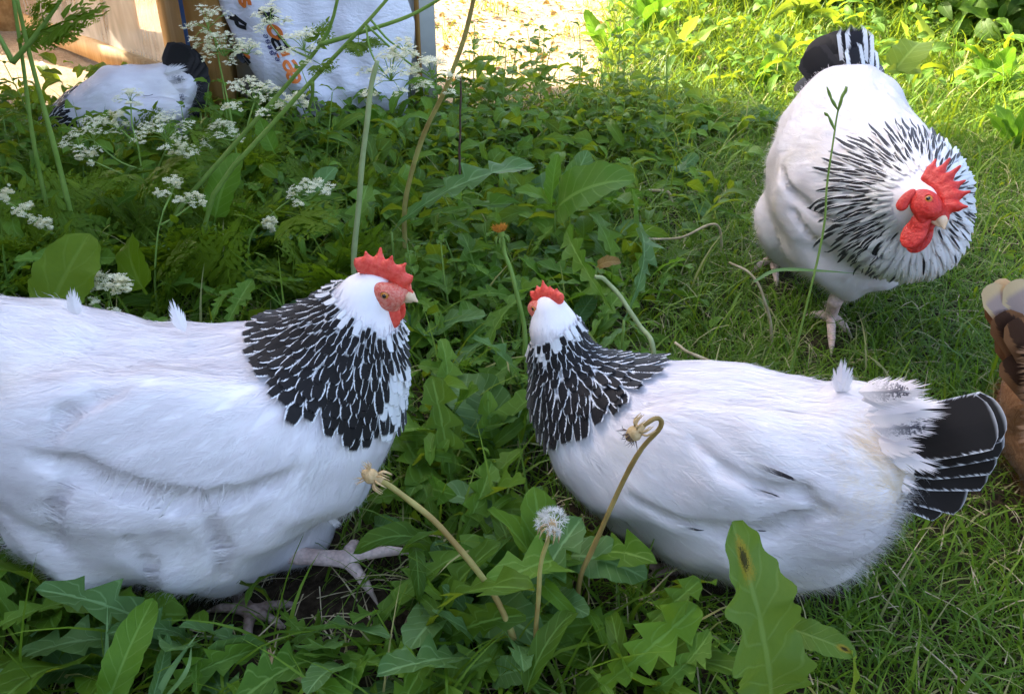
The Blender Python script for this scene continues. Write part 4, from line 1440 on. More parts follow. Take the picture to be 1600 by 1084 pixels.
for k, (bx, by, bY, tx, ty, tY, w, mt, ar) in enumerate([
        (1325, 150, 1.66, 1262, 80, 1.68, 0.062, 'black', 0.03), (1325, 150, 1.66, 1276, 60, 1.70, 0.062, 'black', 0.03), (1328, 150, 1.66, 1300, 50, 1.70, 0.055, 'black', 0.03), (1326, 152, 1.65, 1285, 92, 1.66, 0.05, 'black', 0.02),
        (1330, 150, 1.66, 1322, 38, 1.66, 0.036, 'cape', 0.02), (1334, 150, 1.66, 1336, 36, 1.65, 0.038, 'cape', 0.02), (1338, 150, 1.66, 1348, 45, 1.66, 0.038, 'cape', 0.02), (1336, 152, 1.65, 1330, 66, 1.63, 0.034, 'cape', 0.015),
        (1342, 155, 1.66, 1358, 72, 1.68, 0.034, 'cape', 0.02), (1345, 158, 1.66, 1366, 92, 1.70, 0.04, 'black', 0.02), (1342, 158, 1.65, 1350, 88, 1.64, 0.03, 'cape', 0.015),
        (1300, 165, 1.64, 1246, 128, 1.68, 0.05, 'black', 0.02), (1290, 185, 1.60, 1236, 165, 1.62, 0.045, 'tail', 0.015), (1275, 215, 1.55, 1222, 205, 1.56, 0.035, 'tail', 0.01)]):
    big_feather("tail_feather", root3, at(bx, by, bY), at(tx, ty, tY), (-0.6 + 0.1 * k, -0.8, 0.3), w, M[mt], 1.0, rg3, ar, 14, 5)
for k in range(16):
    x = 1270 + k * 7.5
    spray_feather("saddle_feather", root3, at(0.6 * x + 0.4 * 1328, 185, 1.58), at(x, 140 + 0.9 * abs(k - 8) ** 1.5, 1.64), (0, -0.7, 0.7), 0.030, M['covert'] if k in (1, 2, 14) else M['plume'], float(k in (1, 2, 14)), rg3, 0.012, 120)

# --- hen by the coop
pl4 = Plane((-1.15, 2.30), math.radians(188))
ck = [(62, 222, 13), (72, 216, 16), (88, 205, 24), (115, 200, 36), (150, 190, 50), (195, 172, 62), (238, 160, 54), (266, 142, 38), (280, 132, 25)]
chain = [(pl4.at(x, y), pl4.m(x, y, r)) for x, y, r in ck]
rg4 = np.random.default_rng(44)
sg4 = 1.0 if (CAM - pl4.p) @ pl4.n > 0 else -1.0
R4 = np.stack([pl4.h, pl4.n, np.array([0, 0, 1.0])], 1)
extra = [('e', pl4.at(215, 178, 0.09 * sg4), np.array([0.12, 0.03, 0.05]), R4, 0.008), ('e', pl4.at(225, 210, 0.0), np.array([0.09, 0.08, 0.07]), R4, 0.03)]
root4, f4 = build_bird("hen", "white hen with raised black tail pecking by the coop post behind white umbels", "hen", pl4.at(200, 190) * np.array([1, 1, 0]),
                       chain, extra, dict(axis=pl4.at(150, 190) - pl4.at(62, 222), s0=0.022, s1=0.11, tip=0.14, sp=(0.006, 0.010), len=(0.016, 0.046), w=(0.006, 0.013), rad=0.11),
                       WHITE_HEN, rg4, head=frame(pl4.h + [0, 0, -0.5], (0, 0, 1)), hs=0.95, vox=0.005, nfluff=6000, nbody=3000)
BIRDS.append(f4)
sd4 = pl4.n * sg4
for k in range(9):
    t = pl4.at([285, 297, 308, 318, 324, 326, 322, 312, 325][k], [72, 74, 80, 94, 112, 135, 160, 182, 150][k], (0.03 - 0.008 * k) * sg4)
    big_feather("tail_feather", root4, pl4.at(268, 125 + 3 * k, 0.0), t, sd4 + np.array([0, 0, 0.3]), 0.075, M['black'], 1.0, rg4, 0.008, 10, 5)
for k in range(5):
    spray_feather("tail_covert", root4, pl4.at(255, 115 + 12 * k, 0.05 * sg4), pl4.at(292 + 2 * k, 105 + 16 * k, 0.06 * sg4), sd4, 0.035, M['covert'] if k % 2 else M['plume'], 1.0 * (k % 2), rg4, 0.006, 120)
for k in range(1):
    p0 = f4.hit(222 + 8 * k, 152 + 7 * k)
    mb = MB()
    drape(mb, f4, p0[None], -pl4.h[None] + np.array([[0, 0, -0.1]]), np.array([0.030]), np.array([0.010]), np.ones(1), rg4, 'round', 8, 5, 0.004, 0.003, 0.0004)
    mb.build("flight_feather", M['tail'], root4)
for s in (-1, 1):
    b = pl4.at(205 + 10 * s, 225, 0.05 * s)
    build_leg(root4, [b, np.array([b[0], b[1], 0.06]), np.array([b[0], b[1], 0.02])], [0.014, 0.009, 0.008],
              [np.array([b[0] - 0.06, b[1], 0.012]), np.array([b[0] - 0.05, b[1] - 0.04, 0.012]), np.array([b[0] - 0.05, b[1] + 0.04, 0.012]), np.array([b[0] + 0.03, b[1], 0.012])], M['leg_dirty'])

# --- brown bird leaving on the right
pl5 = Plane((0.64, 0.86), math.radians(8))
ck = [(2010, 520, 36), (2000, 560, 46), (1970, 600, 70), (1920, 650, 105), (1840, 690, 138), (1745, 690, 136), (1678, 655, 98), (1640, 615, 62)]
chain = [(pl5.at(x, y), pl5.m(x, y, r)) for x, y, r in ck]
rg5 = np.random.default_rng(55)
extra = [('e', pl5.at(1662, 665, -0.01), np.array([0.045, 0.05, 0.055]), I3, 0.03), ('e', pl5.at(1720, 780, -0.02), np.array([0.09, 0.08, 0.07]), I3, 0.03)]
root5, f5 = build_bird("brown_hen", "brown hen leaving at the picture's edge with upright buff tipped tail", "hen", pl5.at(1750, 700) * np.array([1, 1, 0]),
                       chain, extra, None, BROWN, rg5, head=frame(pl5.h, (0, 0, 1)), hs=1.0, vox=0.005, nfluff=6000, nbody=2500)
BIRDS.append(f5)
for k, (bx, by, tx, ty, mat, lt, w) in enumerate([(1650, 590, 1543, 447, 'buff', -0.030, 0.030), (1655, 585, 1556, 438, 'buff', -0.020, 0.028), (1660, 590, 1580, 440, 'buff', -0.035, 0.034), (1640, 600, 1550, 462, 'brown', -0.012, 0.034),
                                       (1640, 610, 1562, 490, 'brown', -0.036, 0.036), (1660, 590, 1612, 448, 'buff', -0.03, 0.036), (1640, 620, 1566, 520, 'brown', -0.02, 0.034), (1640, 640, 1574, 560, 'brown', -0.04, 0.034), (1655, 600, 1560, 470, 'brown', 0.01, 0.036), (1670, 590, 1645, 455, 'buff', -0.01, 0.036),
                                       (1645, 615, 1582, 500, 'brown', -0.046, 0.034)]):
    big_feather("tail_feather", root5, pl5.at(bx, by, lt * 0.5), pl5.at(tx, ty, lt), (-0.2, -1, 0.2), w, M[mat], 1.0, rg5, 0.008, 12, 5)
for k in range(8):
    spray_feather("tail_covert", root5, pl5.at(1645, 545 + 18 * k, -0.050), pl5.at(1588 + 4 * (k % 3), 555 + 20 * k, -0.056), (-0.5, -0.9, 0.2), 0.030, M['brownplume'], 0.0, rg5, 0.006, 130)
for s in (-1, 1):
    b = pl5.at(1740 + 25 * s, 800, 0.04 * s)
    build_leg(root5, [b, np.array([b[0], b[1], 0.06]), np.array([b[0], b[1], 0.014])], [0.014, 0.009, 0.008],
              [np.array([b[0] + 0.06, b[1], 0.006]), np.array([b[0] + 0.05, b[1] - 0.04, 0.006]), np.array([b[0] + 0.05, b[1] + 0.04, 0.006]), np.array([b[0] - 0.03, b[1], 0.006])], M['leg_dirty'])
# ------------------------------------------------------------------ leaf templates (unit length along +X, face +Z)
def leaf_geo(kind, rg, nl=22, nc=7, width=None, arch=0.25, fold=0.25, wave=0.02, twist=0.0):
    t = np.linspace(0, 1, nl)
    ph = rg.random() * 6
    if kind == 'dandelion':
        env = np.clip(t * 1.5 + 0.04, 0, 1) ** 1.2 * np.clip((1.0 - t) * 5.0, 0, 1) ** 0.6
        q = t * (6.5 + rg.random()) + rg.random()
        lobe = 0.24 + 0.76 * (1 - (q - np.floor(q))) ** 0.9
        lobe = np.where(t > 0.80, np.maximum(lobe, 0.80), lobe)
        w = env * lobe
        w = np.maximum(w, 0.05 * (t < 0.97))
        wd = width or 0.30
    elif kind == 'dock':
        w = np.sin(np.pi * np.clip(t * 0.93 + 0.06, 0, 1)) ** 0.55
        w = np.where(t < 0.10, 0.08 + 0.3 * t, w)
        w = w * (1 + 0.05 * np.sin(t * 31 + ph) + 0.03 * np.sin(t * 67))
        w[-1] = 0.03
        wd = width or 0.40
    elif kind == 'blade':
        w = np.clip(0.5 + t * 2, 0, 1) * np.clip((1 - t) * 1.6, 0, 1) ** 0.8
        w[-1] = 0.02
        wd = width or 0.06
    else:                                   # ovate, toothed
        w = np.sin(np.pi * np.clip(t, 0, 1) ** 0.75) ** 0.9
        w = np.where(t < 0.12, 0.05, w)
        w = w * (1 + 0.14 * ((t * 9) % 1.0 - 0.5))
        w[-1] = 0.02
        wd = width or 0.55
    u = np.linspace(-1, 1, nc)
    T, U = np.meshgrid(t, u, indexing='ij')
    Wt = w[:, None] * np.ones(nc) * wd / 2
    y = U * Wt
    x = T.copy()
    if kind == 'dandelion':
        x = x - 0.05 * np.abs(U) ** 1.5 * (w[:, None] / 1.0) * np.sin(np.pi * T)
    z = fold * np.abs(y) + wave * np.sin(T * 17 + ph + np.sign(U) * 1.3) * np.abs(U) ** 1.5 * (0.3 + w[:, None])
    z = z + 0.35 * wave * np.sin(T * 41 + 2 * ph + U * 3) * np.abs(U)
    # arch: bend about Y, arc length kept
    a0, a1 = arch * 0.9, -arch * 1.6
    th = a0 + (a1 - a0) * t
    dx, dz = np.cos(th), np.sin(th)
    cx = np.concatenate([[0], np.cumsum(0.5 * (dx[1:] + dx[:-1]) * np.diff(t))])
    cz = np.concatenate([[0], np.cumsum(0.5 * (dz[1:] + dz[:-1]) * np.diff(t))])
    off = x - T
    X = cx[:, None] + off * np.cos(th)[:, None] - z * np.sin(th)[:, None]
    Z = cz[:, None] + off * np.sin(th)[:, None] + z * np.cos(th)[:, None]
    tw = twist * T
    Y2 = y * np.cos(tw) + 0 * Z
    Z2 = Z + y * np.sin(tw)
    V = np.stack([X, Y2, Z2], -1).reshape(-1, 3)
    i, j = np.meshgrid(np.arange(nl - 1), np.arange(nc - 1), indexing='ij')
    Q = np.stack([i * nc + j, (i + 1) * nc + j, (i + 1) * nc + j + 1, i * nc + j + 1], -1).reshape(-1, 4)
    # normalise base->tip to unit X
    tip = V.reshape(nl, nc, 3)[-1, nc // 2]
    ang = math.atan2(tip[2], tip[0])
    ca, sa = math.cos(-ang), math.sin(-ang)
    V = np.stack([ca * V[:, 0] - sa * V[:, 2], V[:, 1], sa * V[:, 0] + ca * V[:, 2]], 1) / max(np.hypot(tip[0], tip[2]), 1e-6)
    return V, Q, np.stack([U.ravel(), T.ravel(), np.full(U.size, rg.random())], 1)


def fern_geo(rg, pairs=7):
    """thrice cut feathery leaf, unit length"""
    mb = MB()
    def leaflet(p, d, n, L, r):
        s = np.cross(n, d)
        k = np.array([[0, 0], [0.25, 0.17], [0.55, 0.13], [0.75, 0.10], [1, 0], [0.75, -0.10], [0.55, -0.13], [0.25, -0.17]])
        V = p + L * (k[:, :1] * d + k[:, 1:] * s * 1.25) + n * (0.10 * L * np.abs(k[:, 1:]) * 3 - 0.15 * L * k[:, :1] ** 2)
        mb.add(V, [[0, 1, 2, 7], [7, 2, 3, 6], [6, 3, 4, 5]], uvr=np.stack([k[:, 1] * 4, k[:, 0], np.full(8, r)], 1))
    def pinna(p, d, n, L, depth, r):
        np_ = 4 if depth == 1 else pairs
        for i in range(np_):
            f = (i + 0.8) / (np_ + 0.4)
            q = p + d * L * f - n * L * 0.10 * f * f
            for sg in (1, -1):
                s = np.cross(n, d) * sg
                dd = norm(d * 0.75 + s * 0.8 + n * rg.normal(0, 0.10))
                ll = L * (0.62 if depth == 2 else 0.50) * (1.05 - f) + 0.04 * L
                if depth == 1: leaflet(q, dd, n, ll * 1.15, r)
                else: pinna(q, dd, norm(n + rg.normal(0, 0.12, 3)), ll, 1, r)
        leaflet(p + d * L * 0.9, d, n, L * 0.22, r)
    tube(mb, [np.zeros(3), np.array([0.5, 0, 0.0]), np.array([1.0, 0, -0.08])], [0.012, 0.009, 0.003], 5, 6, 0.5)
    pinna(np.array([0.22, 0, 0.0]), np.array([1.0, 0, 0]), np.array([0, 0, 1.0]), 0.78, 2, rg.random())
    V = np.concatenate(mb.V)
    return V, np.concatenate(mb.Q), np.concatenate(mb.A)


rgL = np.random.default_rng(101)
TPL = {
    'dandelion': [leaf_geo('dandelion', rgL, 34, 7, 0.24 + 0.10 * rgL.random(), 0.15 + 0.5 * rgL.random(), 0.35, 0.022, rgL.normal(0, 0.5)) for _ in range(10)],
    'dock': [leaf_geo('dock', rgL, 24, 9, 0.34 + 0.12 * rgL.random(), 0.15 + 0.5 * rgL.random(), 0.25, 0.020, rgL.normal(0, 0.3)) for _ in range(8)],
    'ovate': [leaf_geo('ovate', rgL, 19, 5, 0.34 + 0.16 * rgL.random(), 0.2 + 0.5 * rgL.random(), 0.3, 0.02, rgL.normal(0, 0.3)) for _ in range(8)],
    'small': [leaf_geo('ovate', rgL, 8, 3, 0.38 + 0.25 * rgL.random(), 0.2 + 0.6 * rgL.random(), 0.35, 0.02, rgL.normal(0, 0.3)) for _ in range(8)],
    'narrow': [leaf_geo('dock', rgL, 9, 3, 0.16 + 0.12 * rgL.random(), 0.3 + 0.7 * rgL.random(), 0.4, 0.02, rgL.normal(0, 0.6)) for _ in range(8)],
    'fern': [fern_geo(rgL) for _ in range(5)],
}
SHARED = {}


def shared_mesh(kind, i, mat):
    key = (kind, i, mat)
    if key not in SHARED:
        V, Q, A = TPL[kind][i]
        me = make_mesh(kind + "_leaf", V, Q, None, A)
        me.materials.append(M[mat])
        SHARED[key] = me
    return SHARED[key]


def fr_leaf(d, nh):
    d = norm(d)
    n = np.asarray(nh, float)
    n = norm(n - (n @ d) * d)
    return np.stack([d, np.cross(n, d), n], 1)


def leaf_obj(parent, kind, mat, base, tip, nh, rg, wide=1.0, name="leaf", i=None):
    base, tip = np.asarray(base, float), np.asarray(tip, float)
    me = shared_mesh(kind, int(rg.integers(len(TPL[kind]))) if i is None else i, mat)
    o = link(name, me, None, parent)
    R = fr_leaf(tip - base, nh)
    L = np.linalg.norm(tip - base)
    S = np.diag([L, L * wide, L])
    m4 = np.eye(4)
    m4[:3, :3] = R @ S
    m4[:3, 3] = base - np.array(parent.location)
    o.matrix_basis = Matrix(m4.tolist())
    return o


def scatter(mb, kind, P, D, Nh, L, rg, wide=1.0):
    """many leaves into one mesh"""
    n = len(P)
    D = norm(D)
    Nn = norm(Nh - (Nh * D).sum(1)[:, None] * D)
    S = np.cross(Nn, D)
    pick = rg.integers(len(TPL[kind]), size=n)
    for i in range(len(TPL[kind])):
        k = np.where(pick == i)[0]
        if not len(k): continue
        V, Q, A = TPL[kind][i]
        X = P[k][:, None] + L[k][:, None, None] * (V[None, :, 0:1] * D[k][:, None] + V[None, :, 1:2] * wide * S[k][:, None] + V[None, :, 2:3] * Nn[k][:, None])
        AA = np.tile(A, (len(k), 1))
        AA[:, 2] = np.repeat(rg.random(len(k)), len(V))
        QQ = (Q[None] + (np.arange(len(k)) * len(V))[:, None, None]).reshape(-1, 4)
        mb.add(X.reshape(-1, 3), QQ, uvr=AA)


def pix(P):
    d = np.asarray(P) - CAM
    t = d @ FWD
    return 800 + F * (d @ RGT) / t, 542 - F * (d @ UPV) / t


BX = np.array([900, 1000, 1130, 1060, 1040, 1010, 960, 930, 960, 1060])
BY = np.array([0, 120, 210, 330, 480, 600, 740, 860, 960, 1084])


def weediness(P):
    x, y = pix(P * np.array([1, 1, 0]))
    b = np.interp(y, BY, BX)
    return 1 / (1 + np.exp((x - b) / 45.0))


def on_sand(P):
    x, y = P[:, 0], P[:, 1]
    a = (x > -0.52) & (x < 0.25 + 0.12 * (y - 2.6)) & (y > 2.66)
    b = (x < -0.72) & (y > 2.64) & (x > -3.2)
    return a | b


def clear_of_birds(P, h, margin=0.0):
    """True where a column of height h above P is outside every bird"""
    ok = np.ones(len(P), bool)
    top = P + np.array([0, 0, 1.0]) * (np.asarray(h)[:, None] if np.ndim(h) else h)
    x, y = pix(top)
    for (x0, y0, x1, y1, Y) in ((440, 840, 670, 945, 0.74), (325, 930, 430, 1000, 0.64), (920, 920, 1015, 975, 0.67), (1260, 430, 1330, 530, 1.28), (1185, 380, 1230, 425, 1.5)):
        ok &= ~((x > x0) & (x < x1) & (y > y0) & (y < y1) & (P[:, 1] < Y) & (top[:, 2] > 0.035))
    for f in BIRDS:
        hi = f.o + f.h * np.array(f.D.shape)
        ins = (P[:, 0] > f.o[0]) & (P[:, 0] < hi[0]) & (P[:, 1] > f.o[1]) & (P[:, 1] < hi[1])
        if not ins.any(): continue
        k = np.where(ins)[0]
        for q in (0.35, 0.7, 1.0):
            Pk = P[k].copy()
            Pk[:, 2] = P[k][:, 2] + (h[k] if np.ndim(h) else h) * q
            inz = (Pk[:, 2] > f.o[2]) & (Pk[:, 2] < hi[2])
            d = f.dist(Pk)
            ok[k[inz & (d < margin)]] = False
    return ok


def rand_ground(n, x0, x1, y0, y1, rg, frustum=90):
    P = np.stack([x0 + (x1 - x0) * rg.random(n), y0 + (y1 - y0) * rg.random(n), np.zeros(n)], 1)
    P[:, 2] = hfun(P[:, 0], P[:, 1])
    x, y = pix(P)
    k = (x > -frustum) & (x < 1600 + frustum) & (y < 1084 + 1.6 * frustum) & ((P - CAM) @ FWD > 0.1)
    return P[k]


# ------------------------------------------------------------------ grass (uncountable)
def blades(P, H, Wd, rg, bend=0.5, seg=4, rnd=None, flat=0.0):
    n = len(P)
    az = rg.random(n) * 2 * np.pi
    b = np.stack([np.cos(az), np.sin(az), np.zeros(n)], 1)
    s = np.stack([-np.sin(az), np.cos(az), np.zeros(n)], 1)
    tw = rg.normal(0, 0.5, n)
    s = s * np.cos(tw)[:, None] + b * np.sin(tw)[:, None]
    lean = rg.random(n) * 0.5 + flat
    bd = bend * (0.3 + rg.random(n) * 1.4)
    t = np.linspace(0, 1, seg + 1)
    rows = []
    for k, f in enumerate(t):
        th = lean + bd * f
        c = P + b * (H * f * np.sin(th))[:, None] + np.array([0, 0, 1.0]) * (H * f * np.cos(th))[:, None]
        w = Wd * (1 - f ** 1.8)
        rows.append((c, w))
    V = []
    for c, w in rows[:-1]:
        V += [c - s * w[:, None] / 2, c + s * w[:, None] / 2]
    V.append(rows[-1][0])
    V = np.stack(V, 1)
    m = V.shape[1]
    base = np.arange(n)[:, None, None] * m
    Q = (base + np.array([[2 * k, 2 * k + 1, 2 * k + 3, 2 * k + 2] for k in range(seg - 1)])[None]).reshape(-1, 4)
    T = (base + np.array([[m - 3, m - 2, m - 1]])[None]).reshape(-1, 3)
    r = rg.random(n) if rnd is None else rnd
    U = np.array([-1, 1] * seg + [0.0])
    A = np.stack([np.tile(U, n), np.tile(np.concatenate([np.repeat(t[:-1], 2), [1.0]]), n), np.repeat(r, m)], 1)
    return V.reshape(-1, 3), Q, T, A


rgG = np.random.default_rng(202)
mb = MB()
P = rand_ground(260000, -2.0, 2.2, 0.30, 2.7, rgG)
w = weediness(P)
clump = 0.5 + 0.5 * np.sin(P[:, 0] * 9 + 1.2 * np.sin(P[:, 1] * 7)) * np.sin(P[:, 1] * 8 + 1.7 * np.sin(P[:, 0] * 5))
dens = np.where(w < 0.5, 0.55 + 0.45 * clump, 0.34)
k = (rgG.random(len(P)) < dens) & ~on_sand(P)
P, w, clump = P[k], w[k], clump[k]
H = (0.028 + 0.050 * rgG.random(len(P)) ** 1.5) * (0.7 + 0.6 * clump) * np.where(w > 0.5, 1.1, 1.0)
k = clear_of_birds(P, H, 0.002)
P, H = P[k], H[k]
mb.add(*blades(P, H, 0.0016 + 0.0020 * rgG.random(len(P)), rgG, 0.9, 3))
tag(mb.build("grass", M['grass']), "short green lawn grass around and between the birds", "grass", kind="stuff")
# longer blades among the weeds
mb = MB()
P = rand_ground(24000, -2.0, 1.9, 0.35, 2.7, rgG)
w = weediness(P)
P = P[(rgG.random(len(P)) < 0.22 + 0.6 * w) & ~on_sand(P)]
H = 0.07 + 0.11 * rgG.random(len(P))
k = clear_of_birds(P, H, 0.01) & clear_of_birds(P, H * 0.6, 0.03)
P, H = P[k], H[k]
mb.add(*blades(P, H, 0.0028 + 0.003 * rgG.random(len(P)), rgG, 1.0, 6))
# sunlit meadow behind
P = rand_ground(80000, -0.6, 4.0, 2.35, 5.6, rgG, 200)
x, y = pix(P)
k = ~on_sand(P) & (rgG.random(len(P)) < np.where(x > 860, 0.9, 0.25))
P = P[k]
H = (0.06 + 0.16 * rgG.random(len(P)) ** 2)
k = clear_of_birds(P, H, 0.01)
P, H = P[k], H[k]
mb.add(*blades(P, H, 0.003 + 0.004 * rgG.random(len(P)), rgG, 0.9, 5))
tag(mb.build("tall_grass", M['tall_grass']), "longer grass blades among the weeds and in the sunlit meadow", "grass", kind="stuff")
# litter and tufts on the sunlit path
mb = MB()
P = np.stack([-0.6 + 1.3 * rgG.random(1500), 2.6 + 2.6 * rgG.random(1500), np.zeros(1500)], 1)
P[:, 2] = hfun(P[:, 0], P[:, 1]) + 0.014
az = rgG.random(len(P)) * 6.283
D = np.stack([np.cos(az), np.sin(az), rgG.normal(0.1, 0.2, len(P))], 1)
scatter(mb, 'small', P, D, np.array([0, 0, 1.0]) + rgG.normal(0, 0.5, P.shape), 0.012 + 0.03 * rgG.random(len(P)) ** 2, rgG)
tag(mb.build("leaf_litter", M['dead_leaf']), "brown leaf litter strewn over the sunlit sandy path", "litter", kind="stuff")
mb = MB()
P = np.stack([-0.6 + 1.3 * rgG.random(2600), 2.6 + 2.6 * rgG.random(2600), np.zeros(2600)], 1)
P = P[(np.sin(P[:, 0] * 13 + 2 * np.sin(P[:, 1] * 3)) * np.sin(P[:, 1] * 7 + 1) > 0.35)]
P[:, 2] = hfun(P[:, 0], P[:, 1]) + 0.008
mb.add(*blades(P, 0.03 + 0.08 * rgG.random(len(P)), np.full(len(P), 0.004), rgG, 0.9, 4))
tag(mb.build("path_tufts", M['tall_grass']), "sparse grass tufts growing on the sunlit sandy path", "grass", kind="stuff")
# dry litter
mb = MB()
P = rand_ground(9000, -1.8, 1.9, 0.35, 2.6, rgG)
P = P[rgG.random(len(P)) < 0.75]
P[:, 2] += 0.006 + 0.02 * rgG.random(len(P))
mb.add(*blades(P, 0.03 + 0.06 * rgG.random(len(P)), np.full(len(P), 0.0018), rgG, 0.4, 3, flat=1.1))
tag(mb.build("straw_litter", M['straw']), "dry grass stems and straw lying between the plants", "straw", kind="stuff")

# one long-bladed tuft at the shade edge
tp = G(1105, 205)
k = 420
P = np.stack([tp[0] + rgG.normal(0, 0.055, k), tp[1] + rgG.normal(0, 0.045, k), np.zeros(k)], 1)
P[:, 2] = hfun(P[:, 0], P[:, 1])
gt = empty("grass_tuft", (tp[0], tp[1], 0))
tag(gt, "long bladed grass tuft at the shade edge left of the rooster", "grass tuft")
mb = MB()
mb.add(*blades(P, 0.10 + 0.10 * rgG.random(k), 0.003 + 0.002 * rgG.random(k), rgG, 1.2, 6))
o = mb.build("blades", M['tall_grass'], gt)
o["kind"] = "stuff"

# ------------------------------------------------------------------ undergrowth: small leaves nobody could count
rgU = np.random.default_rng(303)
mb = MB()
def herb_layer(mb, n, x0, x1, y0, y1, hmax, Lr, cond, kind='small', up=0.7):
    P = rand_ground(n, x0, x1, y0, y1, rgU, 150)
    P = P[cond(P) & ~on_sand(P)]
    P[:, 2] += rgU.random(len(P)) ** 0.8 * hmax * (0.5 + 0.5 * np.sin(P[:, 0] * 6 + 2) * np.sin(P[:, 1] * 5 + 1) ** 2 + 0.3)
    P = P[clear_of_birds(P, 0.02, 0.02)]
    az = rgU.random(len(P)) * 2 * np.pi
    D = np.stack([np.cos(az), np.sin(az), rgU.normal(0.05, 0.35, len(P))], 1)
    Nh = np.stack([rgU.normal(0, 0.4, len(P)), rgU.normal(-0.1, 0.4, len(P)), np.ones(len(P)) * up], 1)
    L = Lr[0] + (Lr[1] - Lr[0]) * rgU.random(len(P))
    scatter(mb, kind, P, D, Nh, L, rgU)
herb_layer(mb, 3000, -2.0, 1.4, 0.35, 2.62, 0.07, (0.04, 0.09), lambda P: rgU.random(len(P)) < weediness(P) * 0.9, 'narrow')
herb_layer(mb, 2000, -2.0, 1.4, 0.35, 2.62, 0.065, (0.014, 0.036), lambda P: rgU.random(len(P)) < weediness(P) * 0.9)
herb_layer(mb, 800, -1.6, 0.6, 1.5, 2.62, 0.13, (0.04, 0.10), lambda P: rgU.random(len(P)) < weediness(P), 'narrow')
herb_layer(mb, 1200, -1.6, 0.6, 1.5, 2.62, 0.15, (0.03, 0.06), lambda P: rgU.random(len(P)) < weediness(P))
herb_layer(mb, 1800, -0.2, 1.6, 0.5, 2.4, 0.02, (0.012, 0.026), lambda P: rgU.random(len(P)) < 0.5)
def lobed_layer(n, cond, Lr, kind='dandelion'):
    P = rand_ground(n, -2.0, 1.4, 0.35, 2.5, rgU, 120)
    P = P[cond(P) & ~on_sand(P)]
    P[:, 2] += 0.01 + 0.05 * rgU.random(len(P))
    L = Lr[0] + (Lr[1] - Lr[0]) * rgU.random(len(P))
    az = rgU.random(len(P)) * 2 * np.pi
    D = norm(np.stack([np.cos(az), np.sin(az), rgU.normal(0.25, 0.3, len(P))], 1))
    k = clear_of_birds(P, 0.01, 0.01) & clear_of_birds(P + D * L[:, None], 0.0, 0.012) & clear_of_birds(P + 0.5 * D * L[:, None], 0.0, 0.012) & clear_of_birds(P + 0.75 * D * L[:, None], 0.0, 0.012)
    P, L, D = P[k], L[k], D[k]
    Nh = np.stack([rgU.normal(0, 0.4, len(P)), rgU.normal(-0.15, 0.4, len(P)), np.ones(len(P))], 1)
    scatter(mb2, kind, P, D, Nh, L, rgU)
mb2 = MB()
lobed_layer(1700, lambda P: rgU.random(len(P)) < weediness(P), (0.06, 0.13))
tag(mb2.build("ground_leaves", M['dandelion']), "jagged low leaves carpeting the weed bed", "weeds", kind="stuff")
mb2 = MB()
lobed_layer(700, lambda P: rgU.random(len(P)) < weediness(P), (0.04, 0.09), 'dock')
tag(mb2.build("broad_ground_leaves", M['bluish']), "smooth grey green leaves scattered low in the weed bed", "weeds", kind="stuff")
tag(mb.build("undergrowth", M['herb']), "dense low green herb leaves filling the weed bed", "weeds", kind="stuff")
mb = MB()
herb_layer(mb, 3600, 0.1, 4.2, 2.55, 5.8, 0.22, (0.025, 0.065), lambda P: (rgU.random(len(P)) < 0.75))
herb_layer(mb, 1500, 0.1, 4.2, 2.45, 5.8, 0.18, (0.05, 0.12), lambda P: (rgU.random(len(P)) < 0.75), 'narrow')
tag(mb.build("meadow_weeds", M['herb']), "sunlit leafy weeds beyond the shade behind the rooster", "weeds", kind="stuff")
# dark shrubbery closing the view at the back
mb = MB()
for (cx_, cy_, rx, rz, n) in [(2.05, 3.55, 0.55, 0.42, 1500), (1.35, 4.3, 0.5, 0.4, 900), (2.6, 4.6, 0.9, 0.9, 2600), (1.4, 5.6, 1.2, 0.8, 1800), (3.6, 3.6, 0.7, 0.7, 1600), (-0.2, 7.2, 1.8, 1.2, 1600)]:
    q = norm(rgU.normal(size=(n, 3))) * (0.55 + 0.45 * rgU.random((n, 1)))
    P = np.array([cx_, cy_, 0.25]) + q * np.array([rx, rx * 0.7, rz])
    k = P[:, 2] > 0.02
    P, q = P[k], q[k]
    scatter(mb, 'small', P, rgU.normal(size=P.shape) + [0, 0, -0.2], q + [0, 0, 0.7] + rgU.normal(0, 0.3, P.shape), 0.06 + 0.07 * rgU.random(len(P)), rgU)
tag(mb.build("shrubbery", M['shrub']), "dark leafy shrubbery closing the view behind the meadow", "shrubs", kind="stuff")

# ------------------------------------------------------------------ rosettes and herbs as single plants
rgP = np.random.default_rng(404)


def rosette(name, label, cat, group, pos, n, kind, mat, Lr, elev=(15, 60), wide=1.0):
    pos = np.array([pos[0], pos[1], hfun(pos[0], pos[1])])
    r = empty(name, pos)
    tag(r, label, cat, group)
    a0 = rgP.random() * 6
    for i in range(n):
        a = a0 + i * 2.4 + rgP.normal(0, 0.2)
        e = math.radians(elev[0] + (elev[1] - elev[0]) * rgP.random())
        L = Lr[0] + (Lr[1] - Lr[0]) * rgP.random()
        d = np.array([math.cos(a) * math.cos(e), math.sin(a) * math.cos(e), math.sin(e)])
        tip = pos + d * L
        mid = pos + d * L * 0.6
        if not clear_of_birds(np.array([pos + d * L * q for q in (0.3, 0.45, 0.6, 0.75, 0.88, 1.0)]), 0.0, 0.012).all(): continue
        leaf_obj(r, kind, mat, pos + [0, 0, 0.002], tip, (0, 0, 1) + rgP.normal(0, 0.25, 3), rgP, wide)
    return r


